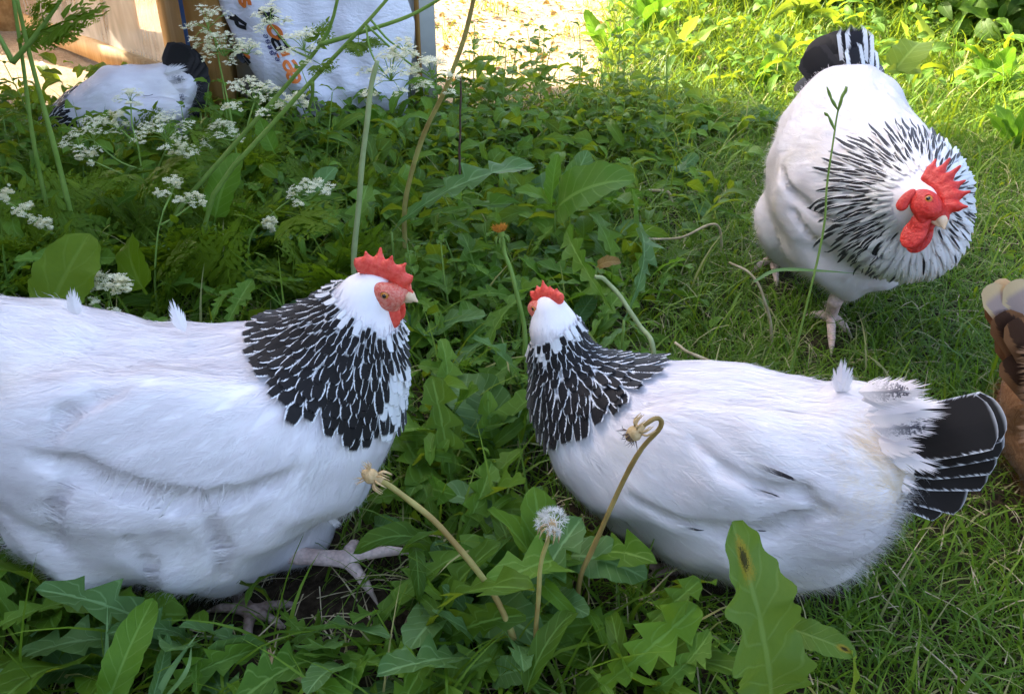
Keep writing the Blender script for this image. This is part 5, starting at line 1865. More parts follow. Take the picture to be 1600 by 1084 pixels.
def where(x, y):
    rows = [(300, "near the sunlit path"), (400, "behind the two hens' heads"), (520, "beside the turned hen's nape" if x > 820 else "right of the striding hen's comb"),
            (660, "between the two hens' necks"), (800, "between the two hens' breasts"), (905, "below the seed clock" if x > 760 else "by the striding hen's raised foot"),
            (1000, "under the turned hen's breast" if x > 840 else ("among the lower stalks" if x > 520 else "under the striding hen's belly"))]
    for lim, ph in rows:
        if y < lim: return ph
    return "at the bottom edge by the spotted leaf" if x > 880 else ("at the bottom edge near the stalks' feet" if x > 560 else ("at the bottom edge under the striding hen" if x > 230 else "in the bottom corner under the striding hen's tail"))


TINT = dict(dandelion="mid green", bluish="grey green", herb="bright green", dock="deep green")
# positions in the photograph's weed bed (pixel of the root on the ground)
spots_d = [(700, 470), (760, 520), (650, 560), (740, 610), (690, 690), (770, 720), (820, 640), (720, 830), (800, 880), (690, 900), (620, 980), (730, 970), (560, 1040),
           (660, 1060), (860, 1000), (900, 930), (780, 1060), (960, 1060), (700, 330), (760, 290), (640, 380), (900, 430), (960, 480), (1000, 420), (560, 330), (480, 380), (860, 500),
           (1010, 1010), (300, 1040), (160, 1050), (60, 1020), (30, 930), (120, 980), (440, 1060), (560, 430), (820, 350), (930, 360), (680, 250), (590, 240)]
for i, (x, y) in enumerate(spots_d):
    p = G(x + rgP.normal(0, 6), y + rgP.normal(0, 6))
    if not clear_of_birds(p[None], 0.03, 0.0).all(): continue
    kind = ('dandelion', 'dandelion', 'dock')[i % 3]
    if kind == 'dandelion':
        mt = ('dandelion', 'dandelion', 'bluish', 'herb')[int(rgP.integers(4))]
        rosette("dandelion_plant", "jagged %s dandelion rosette %s" % (TINT[mt], where(x, y)), "plant", "dandelions in the weed bed", p, int(rgP.integers(6, 10)), kind,
                mt, (0.10, 0.19), (10, 60))
    else:
        mt = ('dock', 'herb', 'bluish')[int(rgP.integers(3))]
        rosette("dock_plant", "smooth %s dock rosette %s" % (TINT[mt], where(x, y)), "plant", "docks in the weed bed", p, int(rgP.integers(5, 8)), kind,
                mt, (0.08, 0.15), (15, 65))
# docks in the sunlit meadow
for i, (x, y, s) in enumerate([(1060, 110, 1.2), (1180, 150, 1.0), (1010, 70, 1.3), (1420, 120, 1.1), (1540, 150, 1.3), (1490, 60, 1.4), (1100, 40, 1.5), (1580, 240, 1.0), (950, 90, 1.0), (1250, 60, 1.4), (1360, 30, 1.6), (1590, 60, 1.5)]):
    rosette("dock_plant", "sunlit %s dock plant %s" % ("broad leaved" if i % 3 else "yellow leaved", "right of the sandy path" if x < 1120 else ("behind the rooster's tail" if x < 1400 else ("in the far corner" if y < 100 else "right of the rooster's tail"))), "plant", "docks in the sunlit meadow", G(x, y), 7, 'dock', 'dock' if i % 3 else 'yellow_dock', (0.10 * s, 0.19 * s), (25, 75), 0.75)


def herb(name, label, cat, group, pos, h, pairs, mat, Ls, lean=None):
    pos = np.array([pos[0], pos[1], hfun(pos[0], pos[1])])
    r = empty(name, pos)
    tag(r, label, cat, group)
    ln = rgP.normal(0, 0.12, 2) if lean is None else lean
    top = pos + np.array([ln[0] * h, ln[1] * h, h])
    mb = MB()
    mid = 0.5 * (pos + top) + np.array([*rgP.normal(0, 0.01, 2), 0])
    tube(mb, [pos, mid, top], [0.0022, 0.0018, 0.001], 5, 7)
    mb.build("stem", M['stem'], r)
    a = rgP.random() * 6
    for i in range(pairs):
        f = (i + 1.0) / pairs
        q = pos * (1 - f) + top * f
        for s in (0, math.pi):
            d = np.array([math.cos(a + s), math.sin(a + s), 0.25 - 0.3 * rgP.random()])
            L = Ls * (1.15 - 0.65 * f) * (0.8 + 0.4 * rgP.random())
            if clear_of_birds((q + d * L)[None], 0.0, 0.012).all():
                leaf_obj(r, 'ovate', mat, q, q + d * L, (0, 0, 1) + rgP.normal(0, 0.2, 3), rgP)
        a += math.pi / 2 + rgP.normal(0, 0.2)
    return r


for i in range(30):
    x, y = 690 + 330 * rgP.random(), 150 + 120 * rgP.random()
    herb("leafy_herb", "upright toothed herb %s, %s" % ("below the sunlit path's near corner" if x < 780 else ("before the sunlit path" if x < 860 else ("at the path's far side" if x < 940 else "left of the long grass tuft")), "at the shade edge" if y < 195 else ("a little into the shade" if y < 235 else "deeper in the shade")), "plant", "herbs along the edge of the shade", G(x, y), 0.14 + 0.16 * rgP.random(), int(rgP.integers(4, 7)), 'herb', 0.065)
for i in range(18):
    x, y = 560 * rgP.random(), 235 + 120 * rgP.random()
    herb("leafy_herb", "upright toothed herb %s, %s" % ("left below the pecking hen" if x < 140 else ("below the pecking hen's tail" if x < 300 else ("below the coop post" if x < 420 else "below the feed sack")), "up close to it" if y < 295 else "farther down the weed bed"), "plant", "herbs below the coop", G(x, y), 0.10 + 0.14 * rgP.random(), int(rgP.integers(3, 6)), 'herb', 0.07)
for i in range(9):
    x, y = 20 + 180 * rgP.random(), 880 + 130 * rgP.random()
    p = G(x, y)
    herb("leafy_herb", "low herb with paired leaves under the striding hen's tail", "plant", "herbs under the striding hen", p, 0.05 + 0.04 * rgP.random(), 3, 'herb', 0.045)
for i in range(10):
    x, y = 640 + 120 * rgP.random(), 420 + 130 * rgP.random()
    herb("leafy_herb", "upright toothed herb %s, %s" % ("beside the striding hen's beak" if x < 700 else "near the turned hen's face", "behind the heads" if y < 485 else "below the heads"), "plant", "herbs between the two hens", G(x, y), 0.08 + 0.08 * rgP.random(), 4, 'herb', 0.055)
# feathery chervil leaves
for i in range(44):
    x, y = -20 + 600 * rgP.random(), 370 + 130 * rgP.random()
    if i > 26: x, y = 600 * rgP.random(), 260 + 100 * rgP.random()
    p = G(x, y)
    p[2] = hfun(p[0], p[1])
    r = empty("chervil_plant", p)
    tag(r, "feathery yellow green chervil %s, %s" % ("at the picture's edge behind the striding hen" if x < 110 else ("above the striding hen's rump" if x < 230 else ("above the middle of the striding hen's back" if x < 350 else ("behind the striding hen's shoulder" if x < 460 else "behind the striding hen's nape"))), "farther back" if y < 400 else ("in the middle row" if y < 445 else "close behind her")), "plant", "chervil behind the striding hen")
    a0 = rgP.random() * 6
    for j in range(4):
        a = a0 + j * 1.7
        e = math.radians(25 + 35 * rgP.random())
        L = 0.12 + 0.08 * rgP.random()
        d = np.array([math.cos(a) * math.cos(e), math.sin(a) * math.cos(e), math.sin(e)])
        if clear_of_birds((p + d * L)[None], 0.0, 0.012).all() and clear_of_birds((p + d * L * 0.6)[None], 0.0, 0.012).all():
            leaf_obj(r, 'fern', 'fern', p, p + d * L, (0, -0.2, 1) + rgP.normal(0, 0.2, 3), rgP)
# ------------------------------------------------------------------ flowering cow parsley
rgC = np.random.default_rng(505)


def umbel(parent, c, r, rg, n=11):
    """flat topped compound flower head: rays (part) and florets (part)"""
    ry, fl = MB(), MB()
    base = c - np.array([0, 0, r * 0.85])
    for i in range(n):
        a = i * 2.4 + rg.normal(0, 0.2)
        q = math.sqrt((i + 0.5) / n) * r * (0.95 + 0.15 * rg.random())
        e = c + np.array([math.cos(a) * q, math.sin(a) * q, -0.75 * q * q / r + 0.30 * math.sin(a) * q + rg.normal(0, 0.12) * r])
        tube(ry, [base, 0.5 * (base + e) + np.array([0, 0, 0.1 * r]), e - [0, 0, 0.004]], [0.0007, 0.0006, 0.0005], 4, 4, 0.5, False)
        m = int(rg.integers(13, 21))
        for j in range(m):
            b = j * 2.4 + rg.normal(0, 0.3)
            s = math.sqrt((j + 0.5) / m) * r * 0.27
            p = e + np.array([math.cos(b) * s, math.sin(b) * s, rg.normal(0, 0.003) - 0.5 * s])
            n_ = norm(np.array([math.cos(b) * s * 25, math.sin(b) * s * 25, 1.0]) + rg.normal(0, 0.25, 3))
            tx = norm(np.cross(n_, [0.3, 1, 0.2]))
            ty = np.cross(n_, tx)
            ph = rg.random() * 6
            pr = 0.0030 + 0.0014 * rg.random()
            V = [p]
            for k in range(5):
                for da, rr, up in ((-0.42, 0.85, 0.15), (0, 1.1, 0.30), (0.42, 0.85, 0.15)):
                    t = ph + k * 1.2566 + da
                    V.append(p + (math.cos(t) * tx + math.sin(t) * ty) * pr * rr + n_ * pr * up)
            fl.add(V, [[0, 1 + 3 * k, 2 + 3 * k, 3 + 3 * k] for k in range(5)], uvr=np.tile([0, 0, rg.random()], (16, 1)))
    u = ry.build("umbel_rays", M['stem'], parent)
    fo = fl.build("umbel_florets", M['petal'], parent)
    fo["kind"] = "stuff"
    return base


def parsley(label, stems, umbels, leaves=(), name="cow_parsley", base_r=0.0045):
    """stems: polylines of (px, py, Y); umbels: (px, py, Y, rpx, attach stem index, attach 0..1); leaves: (px,py,Y, px2,py2,Y2)"""
    P0 = at(*stems[0][0])
    r = empty(name, (P0[0], P0[1], 0))
    tag(r, label, "cow parsley", "cow parsley in flower")
    curves = []
    for k, st in enumerate(stems):
        pts = [at(*s) for s in st]
        if k == 0 or st[0][1] > 300:
            p0, p1 = pts[0], pts[1]
            d = (p0 - p1)
            if p0[2] > 0.005:
                hz = min(1.0, p0[2] / max(abs(d[2]), 1e-3))
                pts = [np.array([p0[0] + d[0] * hz * 0.35, p0[1] + d[1] * hz * 0.35, 0.0])] + pts
        pts = np.array(pts)
        pts[:, 2] = np.maximum(pts[:, 2], 0.0)
        n = 18
        rad = np.linspace(base_r if k == 0 else base_r * 0.75, base_r * 0.45, len(pts))
        mb = MB()
        tube(mb, pts, rad, 8, n)
        mb.build("stem", M['stem'], r)
        curves.append(spline(pts, 40))
    for (x, y, Y, rp, si, f) in umbels:
        c = at(x, y, Y)
        rr = rp * ((c - CAM) @ FWD) / F * 1.2
        b = umbel(r, c, rr, rgC, int(np.clip(rp / 2.6, 6, 14)))
        a = curves[si][int(f * 39)]
        mb = MB()
        mid = 0.5 * (a + b) + np.array([0, 0, -0.12 * abs(b[2] - a[2])]) + rgC.normal(0, 0.004, 3)
        tube(mb, [a, mid, b], [0.0019, 0.0016, 0.0012], 6, 8)
        mb.build("branch", M['stem'], r)
    for (x, y, Y, x2, y2, Y2) in leaves:
        leaf_obj(r, 'fern', 'fern', at(x, y, Y), at(x2, y2, Y2), (0, -0.5, 1), rgC)
    return r


parsley("tall cow parsley with two thick bare stems rising at the picture's edge", [[(120, 372, 1.50), (85, 230, 1.48), (50, 100, 1.46), (22, -20, 1.44)], [(78, 345, 1.55), (52, 220, 1.52), (36, 100, 1.50), (18, -20, 1.48)],
         [(20, 98, 1.46), (60, 50, 1.45), (105, -15, 1.44)], [(20, 98, 1.46), (0, 60, 1.46), (-20, 30, 1.46)]], [],
        [(60, 50, 1.45, 160, 12, 1.40), (60, 48, 1.45, 115, 60, 1.40), (40, 70, 1.46, 105, 35, 1.5), (70, 40, 1.45, 60, -10, 1.4), (22, 96, 1.46, 70, 20, 1.5)], base_r=0.0062)
parsley("cow parsley with five white umbels in front of the pecking hen", [[(232, 345, 1.62), (222, 270, 1.62), (215, 225, 1.62)], [(228, 320, 1.62), (248, 260, 1.60), (268, 215, 1.58)]],
        [(138, 186, 1.62, 34, 0, 0.7), (200, 140, 1.66, 20, 0, 1.0), (253, 180, 1.58, 38, 1, 0.9), (279, 228, 1.56, 12, 1, 0.8), (134, 236, 1.60, 12, 0, 0.6), (178, 178, 1.64, 14, 0, 1.0)],
        [(215, 270, 1.62, 300, 260, 1.5), (222, 260, 1.62, 150, 290, 1.5)], base_r=0.003)
parsley("cow parsley leaning right with four umbels across the sack's lettering", [[(268, 345, 1.52), (370, 222, 1.50), (455, 125, 1.46), (510, 55, 1.44), (532, -20, 1.42)], [(500, 70, 1.44), (560, 52, 1.42), (640, 25, 1.40), (705, -12, 1.38)]],
        [(472, 48, 1.46, 30, 0, 0.75), (418, 11, 1.50, 25, 0, 0.7), (392, 120, 1.50, 38, 0, 0.45), (457, 149, 1.48, 20, 0, 0.55)],
        [(480, 90, 1.46, 512, 30, 1.5), (560, 55, 1.42, 560, 85, 1.36), (555, 60, 1.42, 600, 70, 1.40)], base_r=0.0050)
parsley("cow parsley leaning right with two umbels before the sack's lower corner", [[(330, 312, 1.46), (430, 190, 1.44), (495, 118, 1.42), (555, 55, 1.40), (600, 5, 1.38), (620, -20, 1.38)], [(488, 128, 1.42), (488, 150, 1.44), (482, 172, 1.46)]],
        [(608, 85, 1.36, 40, 0, 0.72), (674, 92, 1.36, 30, 0, 0.72), (630, 62, 1.36, 16, 0, 0.75)],
        [(490, 95, 1.42, 515, 110, 1.36), (545, 60, 1.40, 565, 85, 1.36)], base_r=0.0046)
parsley("cow parsley with white umbels in front of the orange coop post", [[(372, 262, 1.80), (360, 180, 1.80), (345, 110, 1.80), (335, 60, 1.80)]],
        [(320, 14, 1.80, 30, 0, 1.0), (346, 55, 1.78, 32, 0, 1.0), (385, 64, 1.78, 20, 0, 0.9), (341, 190, 1.74, 26, 0, 0.4), (322, 48, 1.80, 18, 0, 0.9)], [(362, 190, 1.8, 320, 165, 1.76), (365, 215, 1.8, 300, 205, 1.7)], base_r=0.003)
parsley("cow parsley with a single white umbel above the striding hen's nape", [[(390, 375, 1.42), (425, 335, 1.42), (462, 305, 1.42)]], [(484, 283, 1.42, 27, 0, 1.0), (421, 345, 1.38, 8, 0, 0.6)],
        [(410, 350, 1.42, 370, 330, 1.35), (430, 330, 1.42, 520, 345, 1.3)], base_r=0.0022)
parsley("cow parsley with two small umbels crossing behind the leaning stems", [[(242, 440, 1.35), (246, 370, 1.38), (255, 330, 1.40)]], [(265, 283, 1.44, 20, 0, 1.0), (300, 303, 1.42, 15, 0, 0.8)], [(243, 420, 1.35, 300, 380, 1.28)], base_r=0.0024)
parsley("short cow parsley with a pale umbel above the striding hen's back", [[(172, 500, 1.18), (170, 470, 1.18), (166, 452, 1.18)]], [(163, 430, 1.18, 30, 0, 1.0), (185, 436, 1.16, 12, 0, 0.7)], base_r=0.0022)
parsley("cow parsley with a ragged umbel on a broken leaning stem at the picture's edge", [[(100, 385, 1.45), (60, 350, 1.45), (10, 315, 1.45), (-30, 290, 1.45)]], [(36, 320, 1.42, 16, 0, 0.6), (66, 344, 1.42, 10, 0, 0.5), (8, 300, 1.44, 9, 0, 0.8)], base_r=0.004)

# ------------------------------------------------------------------ dandelion stalks
def stalk(name, label, pts, rad, mat, head, cat="dandelion"):
    P = np.array([at(*p) for p in pts])
    b = P[0].copy()
    r = empty(name, (b[0], b[1], 0))
    tag(r, label, cat)
    if b[2] > 0.004:
        d = P[0] - P[1]
        P = np.vstack([[b[0] + 0.3 * d[0], b[1] + 0.3 * d[1], 0.0], P])
    P[:, 2] = np.maximum(P[:, 2], 0)
    mb = MB()
    Ps = spline(P, 34)
    tt = np.linspace(0, 1, 34)
    tube(mb, Ps + 0.0006 * np.stack([np.sin(tt * 23), np.cos(tt * 17), 0 * tt], 1), rad * (1.2 - 0.32 * tt) * (1 + 0.05 * np.sin(tt * 31) + 0.03 * np.sin(tt * 57)), 9)
    mb.build("stalk", M[mat], r)
    e, d = P[-1], norm(P[-1] - P[-2])
    s = norm(np.cross(d, [0.2, -1, 0.1]))
    t = np.cross(d, s)
    rg = np.random.default_rng(abs(hash(label)) % 1000 if False else len(label) * 7)
    if head in ('bald', 'hook', 'dry'):
        sdf_obj("receptacle", [('c', e - d * 0.002, e + d * 0.008, rad * 1.1, 0.0062, 0.002), ('c', e + d * 0.008, e + d * 0.012, 0.0066, 0.0045, 0.002)], 0.001, M['tan'], r)
        mb = MB()
        n = 46
        a = rg.random(n) * 6.283
        q = np.sqrt(rg.random(n)) * 0.0062
        Pp = e + d * 0.011 + (np.cos(a) * q)[:, None] * s + (np.sin(a) * q)[:, None] * t
        D = norm(d * 0.8 + (np.cos(a))[:, None] * s * 0.7 + (np.sin(a))[:, None] * t * 0.7 + rg.normal(0, 0.25, (n, 3)))
        strands(mb, Pp, D, 0.005 + 0.007 * rg.random(n), np.full(n, 0.0005), rg, 0.1)
        mb.build("stubble", M['tan'] if head != 'hook' else M['twig'], r)
    if head in ('bald', 'hook', 'clock', 'bud'):
        for k in range(9):
            a = k * 0.698
            o = np.cos(a) * s + np.sin(a) * t
            mb = MB()
            b0 = e + d * 0.003 + o * 0.005
            tube(mb, [b0, b0 + o * 0.004 - d * 0.003, b0 + o * 0.005 - d * 0.011], [0.0010, 0.0011, 0.0003], 4, 5)
            mb.build("bract", M['tan'] if head != 'bud' else M['stem'], r)
    if head == 'clock':
        sdf_obj("receptacle", [('c', e, e + d * 0.006, 0.0035, 0.005, 0.002)], 0.0009, M['tan'], r)
        mb = MB()
        c = e + d * 0.006
        n = 95
        D = norm(rg.normal(size=(n, 3)))
        D = D[(D @ d > -0.35) & ~((D @ s > 0.25) & (D @ d < 0.35))]
        for v in D:
            p = c + v * 0.012 * (0.92 + 0.16 * rg.random())
            strands(mb, (c + v * 0.004)[None], v[None], np.array([0.009]), np.array([0.00022]), rg, 0.0)
            m = 13
            sp = norm(v * 0.55 + rg.normal(0, 0.55, (m, 3)))
            strands(mb, np.repeat(p[None], m, 0), sp, np.full(m, 0.0062), np.full(m, 0.00024), rg, 0.0)
        o = mb.build("seed_clock", M['pappus'], r)
        o["kind"] = "stuff"
    if head == 'bud':
        sdf_obj("receptacle", [('c', e, e + d * 0.010, 0.0035, 0.0058, 0.002)], 0.001, M['stem'], r)
        mb = MB()
        n = 150
        a = rg.random(n) * 6.283
        q = np.sqrt(rg.random(n)) * 0.0065
        Pp = e + d * 0.011 + (np.cos(a) * q)[:, None] * s + (np.sin(a) * q)[:, None] * t
        D = norm(d + (np.cos(a) * q * 130)[:, None] * s + (np.sin(a) * q * 130)[:, None] * t)
        strands(mb, Pp, D, 0.008 + 0.004 * rg.random(n), np.full(n, 0.0009), rg, 0.0)
        o = mb.build("petals", M['orange_petal'], r)
        o["kind"] = "stuff"
    return r


stalk("dandelion_stalk", "yellow bent dandelion stalk with bald orange head touching the striding hen's breast", [(838, 1110, 0.560), (818, 1040, 0.565), (790, 965, 0.575), (745, 890, 0.585), (690, 825, 0.595), (640, 782, 0.600), (606, 757, 0.603), (592, 750, 0.604)], 0.0027, 'stalk', 'bald')
stalk("dandelion_stalk", "dandelion stalk carrying a round white seed clock", [(838, 1105, 0.555), (838, 1020, 0.565), (840, 940, 0.575), (848, 870, 0.585), (860, 828, 0.590)], 0.0022, 'stalk', 'clock')
stalk("dandelion_stalk", "brown hooked dandelion stalk with withered head in front of the turned hen", [(905, 910, 0.640), (925, 860, 0.635), (960, 780, 0.630), (1000, 705, 0.625), (1030, 668, 0.622), (1032, 655, 0.621), (1018, 655, 0.620), (1002, 668, 0.618)], 0.0022, 'stalk_brown', 'hook')
stalk("dandelion_stalk", "green dandelion stalk with a closed orange flower above the weeds", [(822, 545, 1.08), (815, 490, 1.09), (800, 430, 1.10), (788, 392, 1.11), (784, 372, 1.11)], 0.0030, 'stem', 'bud')
stalk("dandelion_stalk", "tall straight pale stalk rising behind the striding hen's comb", [(553, 412, 1.30), (562, 300, 1.30), (572, 200, 1.30), (582, 125, 1.30), (590, 95, 1.30)], 0.0040, 'stalk_pale', 'none', "stalk")
stalk("dandelion_stalk", "tall curved olive stalk left of the sunlit path", [(632, 345, 1.45), (640, 280, 1.44), (665, 205, 1.42), (700, 130, 1.40), (722, 70, 1.38), (745, -20, 1.36)], 0.0038, 'stalk', 'none', "stalk")
stalk("dandelion_stalk", "pale bowed stalk behind the turned hen's neck", [(1022, 552, 1.00), (1000, 510, 1.02), (970, 465, 1.04), (945, 437, 1.05), (930, 432, 1.05)], 0.0030, 'stalk_pale', 'none', "stalk")
stalk("dandelion_stalk", "thin dark upright twig in the weeds near the path", [(718, 262, 1.72), (719, 200, 1.72), (720, 120, 1.72)], 0.0022, 'twig', 'none', "twig")
stalk("dandelion_stalk", "fallen pale dandelion stalk with dry head in the lower weeds", [(530, 1110, 0.56), (500, 1084, 0.565), (465, 1058, 0.575), (435, 1040, 0.580)], 0.0028, 'stalk_pale', 'dry')
stalk("dandelion_stalk", "bare tan stem lying behind the turned hen's back", [(1170, 588, 0.96), (1120, 568, 0.98), (1075, 550, 1.0), (1055, 535, 1.02)], 0.0022, 'straw', 'none', "stem")
stalk("dandelion_stalk", "long dry stem bowed in the lawn left of the rooster's foot", [(1205, 512, 1.24), (1195, 470, 1.25), (1175, 430, 1.27), (1140, 410, 1.30)], 0.0022, 'straw', 'none', "stem")
stalk("dandelion_stalk", "dry stem lying in the gap between weeds and lawn", [(1120, 352, 1.55), (1060, 372, 1.52), (1000, 373, 1.50)], 0.0022, 'straw', 'none', "stem")
stalk("dandelion_stalk", "thick pale straw lying on bare soil by the big dock leaf", [(1045, 302, 1.86), (1020, 298, 1.88), (992, 300, 1.88)], 0.0035, 'straw', 'none', "straw")

# ------------------------------------------------------------------ leaves one can point to
def named_leaves(name, label, leaves, cat="plant"):
    """leaves: (kind, mat, (px,py,Y) base, (px,py,Y) tip, normal hint, wide, template)"""
    b = at(*leaves[0][2])
    r = empty(name, (b[0], b[1], 0))
    tag(r, label, cat)
    for kind, mat, p, q, nh, wide, i in leaves:
        leaf_obj(r, kind, mat, at(*p), at(*q), nh, rgP, wide, i=i)
    mb = MB()
    p0 = at(*leaves[0][2])
    if p0[2] > 0.004:
        tube(mb, [[p0[0], p0[1], 0], p0 * [1, 1, 0.5], p0], [0.003, 0.0026, 0.002], 6, 6)
        mb.build("leaf_stalk", M['stem'], r)
    return r


TPL['spotleaf'] = [leaf_geo('dock', np.random.default_rng(5), 60, 13, 0.46, 0.34, 0.30, 0.034, 0.45)]
V_, Q_, A_ = TPL['spotleaf'][0]
g_ = np.where(A_[:, 0] > 0, 1 - 0.38 * np.exp(-((A_[:, 1] - 0.60) / 0.045) ** 2) - 0.12 * np.exp(-((A_[:, 1] - 0.80) / 0.03) ** 2) + 0.14 * np.exp(-((A_[:, 1] - 0.52) / 0.05) ** 2),
              1 - 0.16 * np.exp(-((A_[:, 1] - 0.45) / 0.03) ** 2) + 0.05 * np.sin(A_[:, 1] * 70))
V_[:, 1] *= g_
V_[:, 1] += 0.012 * np.sin(A_[:, 1] * 55) * A_[:, 0] ** 2
named_leaves("dock_plant", "tall dock leaf with a brown spot standing before the turned hen",
             [('spotleaf', 'spotted', (1205, 1105, 0.520), (1143, 815, 0.560), (0.15, -1, 0.35), 0.78, 0), ('dock', 'spotted', (1212, 975, 0.56), (1338, 1022, 0.53), (-0.3, -0.6, 1), 0.9, 2),
              ('dock', 'yellow_dock', (1320, 1100, 0.53), (1330, 1015, 0.53), (0.5, -0.5, 0.8), 0.5, 3)])
named_leaves("dandelion_plant", "dandelion with bright jagged leaves at the foot of the spotted dock leaf",
             [('dandelion', 'herb', (905, 1100, 0.53), (1090, 945, 0.58), (0.2, -0.6, 1), 1.2, 1), ('dandelion', 'herb', (975, 1010, 0.56), (1095, 905, 0.6), (-0.3, -0.8, 0.8), 1.0, 2),
              ('dandelion', 'dandelion', (1000, 1090, 0.53), (1110, 985, 0.56), (0.4, -0.6, 0.8), 1.0, 4)])
named_leaves("dock_plant", "large glossy dock leaf lying level above the weeds behind the hens",
             [('dock', 'dock', (868, 330, 1.55), (992, 282, 1.50), (0.05, -0.75, 1), 1.45, 1), ('dock', 'bluish', (868, 325, 1.58), (918, 235, 1.62), (0.3, -0.9, 0.5), 1.0, 2),
              ('dock', 'dock', (862, 325, 1.58), (872, 240, 1.62), (-0.5, -0.8, 0.4), 0.7, 3), ('dock', 'herb', (860, 320, 1.55), (805, 300, 1.5), (0, -0.6, 1), 0.9, 4), ('dock', 'dock', (985, 290, 1.5), (990, 350, 1.46), (0.8, -0.6, 0.3), 0.6, 5)])
named_leaves("dandelion_plant", "overturned grey green dandelion leaf with pale midrib left of the big dock leaf",
             [('dandelion', 'bluish', (612, 362, 1.42), (835, 262, 1.50), (0.5, -0.5, 1), 0.95, 4), ('dandelion', 'dandelion', (640, 350, 1.42), (815, 318, 1.45), (-0.3, -0.2, 1), 0.9, 3)])
named_leaves("dandelion_plant", "curving dandelion leaf with pale rib behind the turned hen's nape",
             [('dandelion', 'bluish', (975, 500, 1.10), (990, 345, 1.32), (0.5, -0.8, 0.5), 0.9, 5), ('dandelion', 'dandelion', (960, 490, 1.1), (885, 360, 1.3), (-0.4, -0.8, 0.5), 0.9, 6)])
named_leaves("dock_plant", "upright bright green leaf standing between the two hens",
             [('dock', 'herb', (660, 835, 0.86), (712, 645, 0.92), (0.35, -1, 0.35), 0.75, 2), ('dock', 'yellow_dock', (760, 640, 1.0), (680, 595, 1.02), (0.1, -0.6, 1), 1.0, 4), ('dandelion', 'herb', (790, 770, 0.88), (762, 610, 0.95), (-0.2, -1, 0.4), 1.1, 7)])
named_leaves("dock_plant", "pair of tall leaves with pale midribs under the striding hen's belly",
             [('dock', 'dock', (165, 1110, 0.52), (240, 935, 0.60), (0.1, -1, 0.45), 0.72, 6), ('dock', 'bluish', (235, 1100, 0.52), (262, 990, 0.575), (0.6, -0.9, 0.3), 0.62, 3)])
named_leaves("dandelion_plant", "jagged dandelion leaf arching below the striding hen's raised foot",
             [('dandelion', 'bluish', (615, 930, 0.80), (560, 800, 0.88), (-0.3, -0.9, 0.7), 1.5, 8), ('dandelion', 'dandelion', (690, 985, 0.66), (655, 880, 0.74), (0.2, -0.8, 0.7), 1.2, 9), ('dandelion', 'bluish', (800, 860, 0.72), (690, 940, 0.66), (0, -0.4, 1), 1.3, 1),
              ('dock', 'bluish', (880, 870, 0.68), (1010, 905, 0.64), (0.1, -0.5, 1), 1.2, 0)])
named_leaves("dandelion_plant", "wide crinkled dandelion leaves in the lower middle between stalks",
             [('dandelion', 'dandelion', (640, 1100, 0.55), (790, 1020, 0.575), (0, -0.5, 1), 1.6, 2), ('dandelion', 'bluish', (660, 1040, 0.58), (740, 985, 0.6), (0.1, -0.5, 1), 1.6, 5), ('dock', 'bluish', (850, 935, 0.64), (920, 960, 0.6), (0, -0.5, 1), 1.3, 7)])
named_leaves("dock_plant", "broad olive leaf standing behind the striding hen's back", [('dock', 'fern', (70, 500, 1.12), (140, 365, 1.22), (0.1, -1, 0.3), 1.5, 5), ('dock', 'fern', (230, 460, 1.2), (205, 370, 1.28), (0, -1, 0.4), 1.1, 1)])
named_leaves("dock_plant", "round dark leaf leaning on the cow parsley stems", [('dock', 'dock', (335, 350, 1.5), (375, 240, 1.58), (-0.2, -1, 0.4), 1.1, 7), ('dock', 'dock', (430, 240, 1.8), (405, 185, 1.84), (0, -1, 0.5), 1.1, 3)])
named_leaves("dock_plant", "crumpled yellow leaf glowing in the sun beside the rooster's tail", [('dock', 'yellow_dock', (1392, 118, 2.3), (1440, 68, 2.4), (-0.3, -0.8, 0.6), 1.2, 1), ('dock', 'yellow_dock', (1440, 110, 2.35), (1385, 112, 2.3), (0, -0.8, 0.6), 0.8, 2)])
named_leaves("dead_leaf", "yellowed dead leaf on the soil behind the turned hen's head", [('dock', 'dead_leaf', (932, 418, 1.32), (970, 410, 1.32), (0, -0.5, 1), 1.4, 0)], "leaf")
named_leaves("dock_leaf", "pale broad leaf lying at the shade edge left of the rooster", [('dock', 'bluish', (1150, 190, 2.42), (1225, 188, 2.40), (0, -0.3, 1), 1.3, 4)], "leaf")


def blade(name, label, pts, w, mat='blade', cat="grass blade"):
    P = np.array([at(*p) for p in pts])
    b = P[0]
    r = MB()
    D = spline(P, 16)
    T = norm(np.gradient(D, axis=0))
    S = norm(np.cross(T, (CAM - D) * 0.4 + np.array([0, 0, 0.6])))
    t = np.linspace(0, 1, 16)
    ww = (w * np.clip(0.6 + t * 2, 0, 1) * np.clip((1 - t) * 2.0, 0.03, 1))[:, None]
    N_ = np.cross(S, T)
    V = np.stack([D - S * ww / 2, D - N_ * ww * 0.12, D + S * ww / 2], 1).reshape(-1, 3)
    Q = [[3 * i + j, 3 * i + j + 1, 3 * i + j + 4, 3 * i + j + 3] for i in range(15) for j in range(2)]
    A = np.stack([np.tile([-1, 0, 1], 16), np.repeat(t, 3), np.full(48, 0.5)], 1)
    r.add(V, Q, uvr=A)
    o = r.build(name, M[mat])
    tag(o, label, cat)
    return o


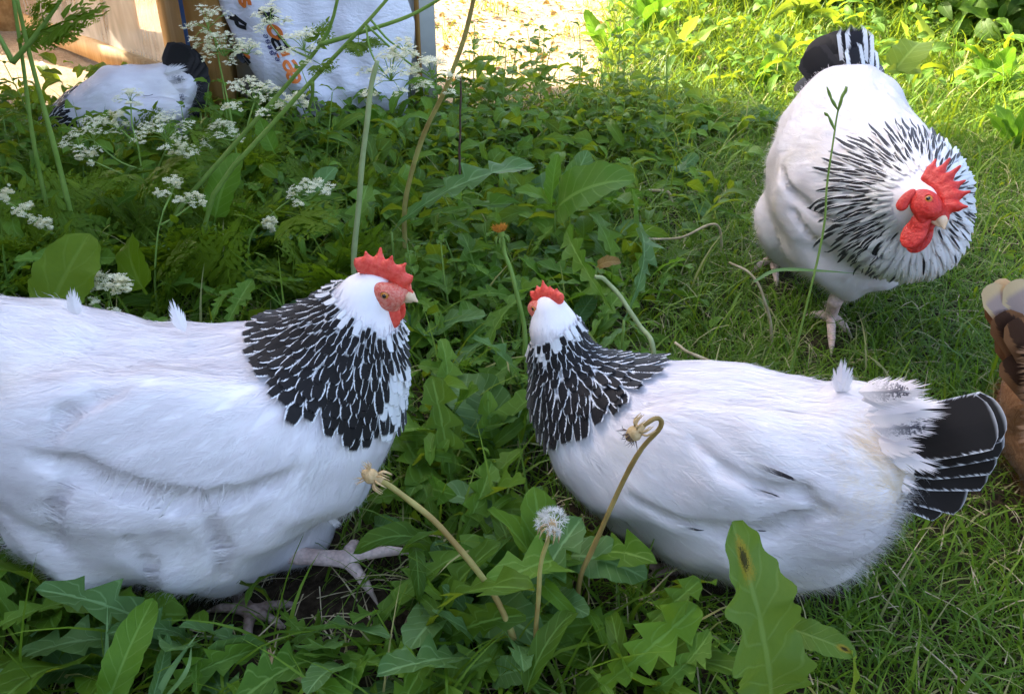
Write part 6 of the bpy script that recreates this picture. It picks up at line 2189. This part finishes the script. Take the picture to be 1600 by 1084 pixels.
blade("grass_shoot", "long horizontal grass blade across the rooster's shin", [(1178, 440, 1.20), (1215, 422, 1.20), (1280, 423, 1.19), (1345, 428, 1.18)], 0.006)
blade("grass_shoot", "slender upright blade left of the tall leaf pair", [(160, 1100, 0.52), (166, 1030, 0.55), (168, 945, 0.58)], 0.0045)
blade("grass_shoot", "pale blade slanting up right of the tall leaf pair", [(235, 1110, 0.52), (265, 1050, 0.54), (312, 985, 0.57)], 0.0065)
blade("grass_shoot", "second pale blade leaning beside the slanting one", [(245, 1105, 0.52), (290, 1050, 0.53), (300, 1005, 0.56)], 0.0045)
blade("grass_shoot", "broad arching blade lying low at the bottom edge", [(0, 1072, 0.56), (60, 1050, 0.57), (120, 1040, 0.575), (165, 1042, 0.575)], 0.007)
blade("grass_shoot", "pale blades crossing at the lower edge under the tail", [(0, 1050, 0.58), (30, 1010, 0.60), (70, 975, 0.63)], 0.006)
blade("grass_shoot", "bright curved stem on the soil below the striding hen", [(310, 992, 0.635), (350, 998, 0.63), (400, 1000, 0.628)], 0.005)

# grass seed head in front of the rooster
b = at(1282, 385, 1.12)
r = empty("seeding_grass", (b[0], b[1], 0))
tag(r, "single green seeding grass stalk standing before the rooster's wing", "grass stalk")
pts = np.array([[b[0] - 0.02, b[1] - 0.02, 0.0], b, at(1292, 290, 1.13), at(1302, 220, 1.13), at(1310, 170, 1.13), at(1322, 135, 1.13)])
mb = MB(); tube(mb, pts, [0.0017, 0.0016, 0.0014, 0.0012, 0.0011, 0.0008], 6, 24); mb.build("stalk", M['stem'], r)
for (x0, y0, x1, y1) in [(1309, 175, 1318, 145), (1309, 172, 1296, 150), (1300, 158, 1292, 136), (1305, 205, 1293, 178), (1294, 182, 1288, 176), (1312, 160, 1322, 138), (1318, 150, 1324, 136)]:
    mb = MB(); p, q = at(x0, y0, 1.13), at(x1, y1, 1.125)
    tube(mb, [p, 0.5 * (p + q), q], [0.0009, 0.0022, 0.0006], 6, 8)
    mb.build("spikelet", M['stem'], r)
